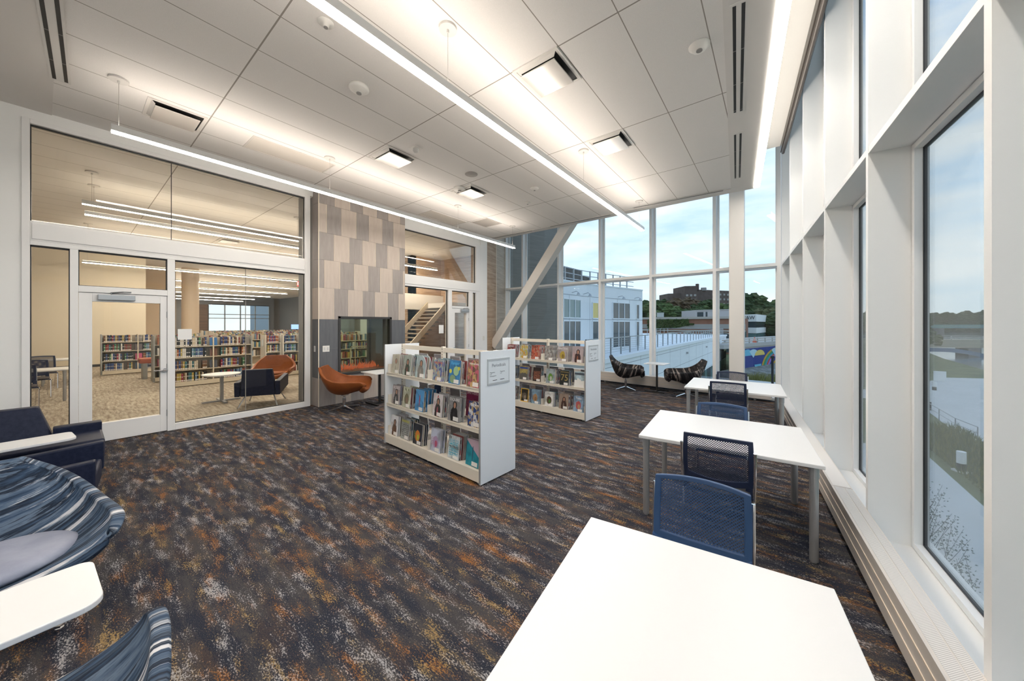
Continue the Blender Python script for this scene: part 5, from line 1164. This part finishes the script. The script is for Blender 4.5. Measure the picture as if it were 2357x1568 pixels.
# ---- white penthouse facade at the terrace
t = empty('penthouse_building', (0, 0, 0), 0, 'white clad upper storey with tall windows and rooftop railing beside the terrace', 'building')
W0, W1, W2 = Vector((-10.9, 14.5, 0)), Vector((-10.25, 21.77, 0)), Vector((-8.55, 28.5, 0)); zt = 4.45
m = MB(); poly = [W0, W1, W2, Vector((-20, 40, 0)), Vector((-32, 34, 0)), Vector((-24, 13, 0))]; m.prism([(p.x, p.y) for p in poly], -.3, zt); m.obj('block', PAN, t)
m = MB(); cc = [(p.x, p.y) for p in poly]; m.prism([(x * 1.002 + .06, y) for x, y in cc], zt, zt + .09); m.obj('coping', PAN, t)
def facing(a, b, off):
    d = (b - a).normalized(); n = Vector((d.y, -d.x, 0)); ang = math.atan2(d.y, d.x); return Matrix.Translation(a + n * off) @ Matrix.Rotation(ang, 4, 'Z')
def win(a, b, s0, s1, z0, z1, nm, g, mull=1, par=None):
    T = facing(a, b, 0); m = MB(); m.box((s0, -.03, z0), (s1, .03, z1), T=T); o = m.obj(nm, g, par); m = MB()
    for i in range(mull + 1): s = s0 + (s1 - s0) * i / mull; m.box((s - .035, -.06, z0), (s + .035, .0, z1), T=T)
    m.box((s0, -.06, z0 - .05), (s1, 0, z0 + .03), T=T); m.box((s0, -.06, z1 - .03), (s1, 0, z1 + .04), T=T); f = m.obj('frame', PAN, o)
TW = facing(W0, W1, 0)
LA = (W1 - W0).length; LB = (W2 - W1).length
win(W0, W1, LA - 2.9, LA - .9, 2.15, 3.35, 'window', GT, 3, t); win(W0, W1, LA - 2.9, LA - .9, .0, 1.95, 'window', GD, 3, t); win(W1, W2, .55, 1.2, 2.15, 3.25, 'window', GO, 1, t); win(W1, W2, .55, 1.2, 0, 1.95, 'window', GD, 1, t)
win(W1, W2, 2.9, 5.1, 2.15, 3.35, 'window', GD, 3, t); win(W1, W2, 2.9, 5.1, 0, 1.95, 'window', GD, 3, t); win(W1, W2, 6.0, 6.4, 2.15, 3.3, 'window', GD, 1, t); win(W1, W2, 6.0, 6.4, 0, 1.95, 'window', GD, 1, t)
m = MB()
for a, b, L in ((W0, W1, LA), (W1, W2, LB)):
    T = facing(a, b, 0)
    for z in (2.05, 3.62): m.box((0, -.005, z), (L, 0, z + .03), T=T)
    for i in range(int(L / 1.6)): m.box((1.6 * i + .3, -.005, 0), (1.6 * i + .32, 0, 3.6), T=T)
m.obj('panel_joint', PJ, t)
for a, b, s in ((W0, W1, LA - 1.9), (W0, W1, LA - .45), (W1, W2, 3.6), (W1, W2, 5.8)):
    T = facing(a, b, 0); m = MB(); m.tube([T @ Vector((s, 0, 3.78)), T @ Vector((s, -.35, 3.85)), T @ Vector((s, -.5, 3.75))], .02, 6); o = m.obj('lamp_arm', mat('rail_metal'), t); m = MB(); m.cyl(T @ Vector((s, -.5, 3.62)), T @ Vector((s, -.5, 3.76)), .13, .05, 12); m.obj('lamp_shade', mat('rail_metal'), o)
m = MB(); P_ = [W0 + Vector((-.5, .2, 0)), W1 + Vector((-.5, .2, 0)), W2 + Vector((-.6, -.4, 0))]
for z in (zt + .35, zt + .7, zt + 1.05): m.tube([(p.x, p.y, z) for p in P_], .03, 6)
m.obj('roof_rail', mat('rail_metal'), t)
for a, b in zip(P_, P_[1:]):
    for i in range(7): p = a.lerp(b, i / 7); m = MB(); m.box((p.x - .04, p.y - .04, zt), (p.x + .04, p.y + .04, zt + 1.08)); m.obj('rail_post', mat('rail_metal'), t)
# brown louvred wall of the adjoining stair tower, seen through the left end of the curtain wall
m = MB(); m.prism([(-8.80, 10.56), (-8.02, 13.9), (-11.0, 16.3), (-14, 17), (-12.4, 15.1), (-12.4, 10.6)], -6, 8.5); tag(m.obj('stair_tower', wood('louvre_brown', (.15, .14, .125), (.24, .225, .20), (.2, .2, 22), 3)), 'dark brown louvred stair tower outside the slanted brace', 'building')

# ---- grey office block, brick hall, penthouse plant room, office, apartments
def windows(a, b, par, cols, rows_, z0, z1, ww, wh, g, s0=.04, s1=.96, off=.06):
    T = facing(a, b, 0); L = (b - a).length; proto = None
    for i in range(cols):
        for j in range(rows_):
            x = L * (s0 + (s1 - s0) * (i + .5) / cols); z = z0 + (z1 - z0) * (j + .5) / rows_; M = T @ Matrix.Translation((x, 0, z))
            if proto is None:
                proto = MB().box((-ww / 2, -off, -wh / 2), (ww / 2, .02, wh / 2)).mesh('window', g)
            o = bpy.data.objects.new('window', proto); COL.objects.link(o); o.parent = par; o.matrix_local = M
def V(u, k): x, y, z = pos(u, k, 0); return Vector((x, y, 0))
def prism_b(name, pts, z0, z1, mtl, par): return MB().prism([(p.x, p.y) for p in pts], z0, z1).obj(name, mtl, par)
GB = mottled('grey_brick', (.10, .10, .10), (.16, .155, .15), .6)
t = empty('grey_tower', label='grey brick tower block rising behind the white penthouse', cat='building'); a, b = V(1286, 112), V(1358, 128)
prism_b('block', [a, b, b + FW * 14, a + FW * 14], -6, 19.2, GB, t); prism_b('parapet', [a, V(1340, 124), V(1340, 124) + FW * 10, a + FW * 10], 19.2, 21.2, GB, t); windows(a, b, t, 8, 3, 9, 17.4, 1.3, 1.6, GD)
BR = mottled('red_brick', (.25, .12, .085), (.32, .16, .11), .5); BRD = mottled('dark_brick', (.09, .07, .064), (.135, .105, .095), .5)
t = empty('brick_hall', label='long low red brick building with pale cornice bands and arched windows', cat='building'); a, b = V(1440, 104), V(1713, 86); c = V(1722, 95)
prism_b('block', [a, b, c, c + FW * 12, a + FW * 14], -6, 3.2, BR, t); T = facing(a, b, 0); L = (b - a).length
m = MB(); m.box((0, -.5, 3.1), (L + .5, .5, 3.7), T=T); m.obj('roof_edge', mat('stone_pale', (.42, .39, .36), .7), t); m = MB(); m.box((0, -.25, .5), (L + .3, .1, 1.7), T=T); m.obj('cornice_band', mat('stone_grey', (.33, .32, .31), .7), t); m = MB(); m.box((0, -.35, -.25), (L + .3, .1, .15), T=T); m.obj('cornice_band', mat('stone_pale'), t)
for s in (.30, .44, .58, .72, .86):
    m = MB(); n = 12; vs = []
    for i in range(n + 1): an = pi * i / n; vs += [(L * s + 2.1 * cos(an), -.1, -2.8 + 2.1 * sin(an)), (L * s + 2.4 * cos(an), -.1, -2.8 + 2.4 * sin(an))]
    m.add([T @ Vector(v) for v in vs], [[2 * i, 2 * i + 1, 2 * i + 3, 2 * i + 2] for i in range(n)]); m.obj('arch_trim', mat('stone_pale'), t)
    m = MB(); m.prism([(L * s + 2.1 * cos(pi * i / n), -2.8 + 2.1 * sin(pi * i / n)) for i in range(n + 1)] + [(L * s - 2.1, -5.6), (L * s + 2.1, -5.6)], 0, .05, T=T @ Matrix.Rotation(R(90), 4, 'X')); m.obj('arched_window', GD, t)
T = facing(b, c, 0); m = MB(); m.box((2, -.1, -4), (4.5, .05, 0), T=T); m.obj('window', GT, t)
m = MB(); random.seed(8)
Ta = facing(a, b, 0)
for i in range(1500): s = random.uniform(.25, .53) * L; z = random.uniform(-.3, 3.0); 
random.seed(8)
for i in range(1700):
    s = random.uniform(.22, .62); lim = 3.1 - max(0, s - .40) * 9; lo = .2 + max(0, s - .34) * 5 ; z = random.uniform(lo, max(lo + .2, 3.1)) if s < .58 else 1.7; p = Ta @ Vector((L * s, -.35 + random.uniform(-.2, 0), z)); r = random.uniform(.16, .34)
    q = Vector((random.uniform(-1, 1), random.uniform(-1, 1), random.uniform(-1, 1))).normalized() * r; w = q.orthogonal().normalized() * r; m.add([p - q, p + w, p + q, p - w], [[0, 1, 2, 3]])
tag(m.obj('ivy', LEAFS[1]), 'green ivy spreading over the top of the brick building', 'ivy', kind='stuff')
t = empty('rooftop_plant_room', label='white boxy plant room on the roof of the brick building', cat='rooftop unit'); a2, b2 = V(1600, 100), V(1690, 92)
prism_b('box', [a2, b2, b2 + FW * 8, a2 + FW * 8], 3.3, 5.6, mat('plant_white', (.50, .52, .53), .6), t); prism_b('roof_lip', [a2 - FW * .3, b2 - FW * .3, b2 + FW * 8, a2 + FW * 8], 5.6, 5.8, mat('plant_white'), t); T = facing(a2, b2, 0)
for s0, s1 in ((.6, 2.3), (2.9, 3.4), (5.0, 5.2)): m = MB(); m.box((s0, -.05, 3.5), (s1, .05, 5.2), T=T); m.obj('opening', GD, t)
t = empty('small_roof_unit', label='small white ventilation unit on the brick building near the ivy', cat='rooftop unit'); a3 = V(1512, 98); MB().box((a3.x, a3.y, 3.7), (a3.x + 1.6, a3.y + 1.2, 4.9)).obj('casing', mat('plant_white'), t); MB().box((a3.x - .1, a3.y - .1, 4.9), (a3.x + 1.7, a3.y + 1.3, 5.0)).obj('lid', mat('plant_white'), t)
t = empty('office_building', label='white banded three-storey office building with dark glass strips', cat='building'); c0, c1, c2 = V(1700, 141), V(1741, 134), V(1765.5, 152); back = [c2 + FW * 6, c0 + FW * 14]
OW = mat('office_white', (.82, .83, .84), .6)
for z0, z1, mt, nm in ((-6, -1.5, OW, 'ground_band'), (-1.5, 1.25 - .6, GT, 'glass_strip'), (.65, 2.9 - .3, OW, 'white_band'), (2.6, 4.2 - .2, GD, 'glass_strip'), (4.0, 5.6, OW, 'top_band')):
    z0, z1 = [(-6, -4.0), (-4.0, -1.9), (-1.9, .3), (.3, 2.7), (2.7, 5.6)][['ground_band', 'glass_strip', 'white_band', 'x', 'top_band'].index(nm) if nm != 'glass_strip' else (1 if mt is GT else 3)]
    g = .0 if mt is OW else .35; cx = (c0 + c2) / 2; pp = [p + (cx + FW * 6 - p).normalized() * g for p in [c0, c1, c2] + back]; prism_b(nm, pp, z0, z1, mt, t)
T = facing(c0, c1, 0); text('SHAW', 'lettering', t, 2.1, mat('letter_dark', (.04, .05, .06), .6), T @ Matrix.Translation(((c1 - c0).length - 3.6, -.12, 4.2)) @ Matrix.Rotation(R(90), 4, 'X'), .02)
Tc = facing(c1, c2, 0)
for s in (2, 5, 8, 11): m = MB(); m.box((s, -.06, -5.4), (s + .9, .02, -3.6), T=Tc); m.obj('door_opening', GD, t)
t = empty('apartment_block', label='tall dark brick apartment block on the wooded hill', cat='building'); a, b, c, d = V(1538, 232), V(1603, 226), V(1682, 236), V(1576, 229)
prism_b('lower_wing', [a, b, b + FW * 14, a + FW * 14], -6, 22.4, BRD, t); prism_b('lower_wing', [b, c, c + FW * 14, b + FW * 14], -6, 24.6, BRD, t); e, f = V(1576, 224), V(1605.5, 222); prism_b('centre_tower', [e, f, f + FW * 16, e + FW * 16], -6, 26.6, BRD, t)
g0 = V(1601, 225); MB().box((g0.x, g0.y, 24), (g0.x + 1.6, g0.y + 3, 28.2)).obj('chimney', BRD, t); g0 = V(1613, 228); MB().box((g0.x, g0.y, 24), (g0.x + 3.0, g0.y + 3, 26.0)).obj('roof_unit', mat('stone_grey'), t)
WL = mat('apartment_window', (.30, .30, .29), .3); 
windows(a, V(1575, 230), t, 4, 6, 4, 22, 1.3, 1.3, WL, off=.15); windows(e, f, t, 3, 6, 4, 22, 1.3, 1.3, WL, off=.15); windows(V(1606, 227), c, t, 8, 6, 4, 23.5, 1.3, 1.3, WL, off=.3)
# buildings glimpsed beyond the library's far windows
t = empty('distant_block', label='blue-grey block outside the far library windows', cat='building'); MB().box((-90, 24, -8), (-75, 50, 12)).obj('block', mat('blue_grey_block', (.16, .22, .28), .6), t); MB().box((-74.95, 26, 2), (-74.9, 48, 6)).obj('window_band', GD, t)
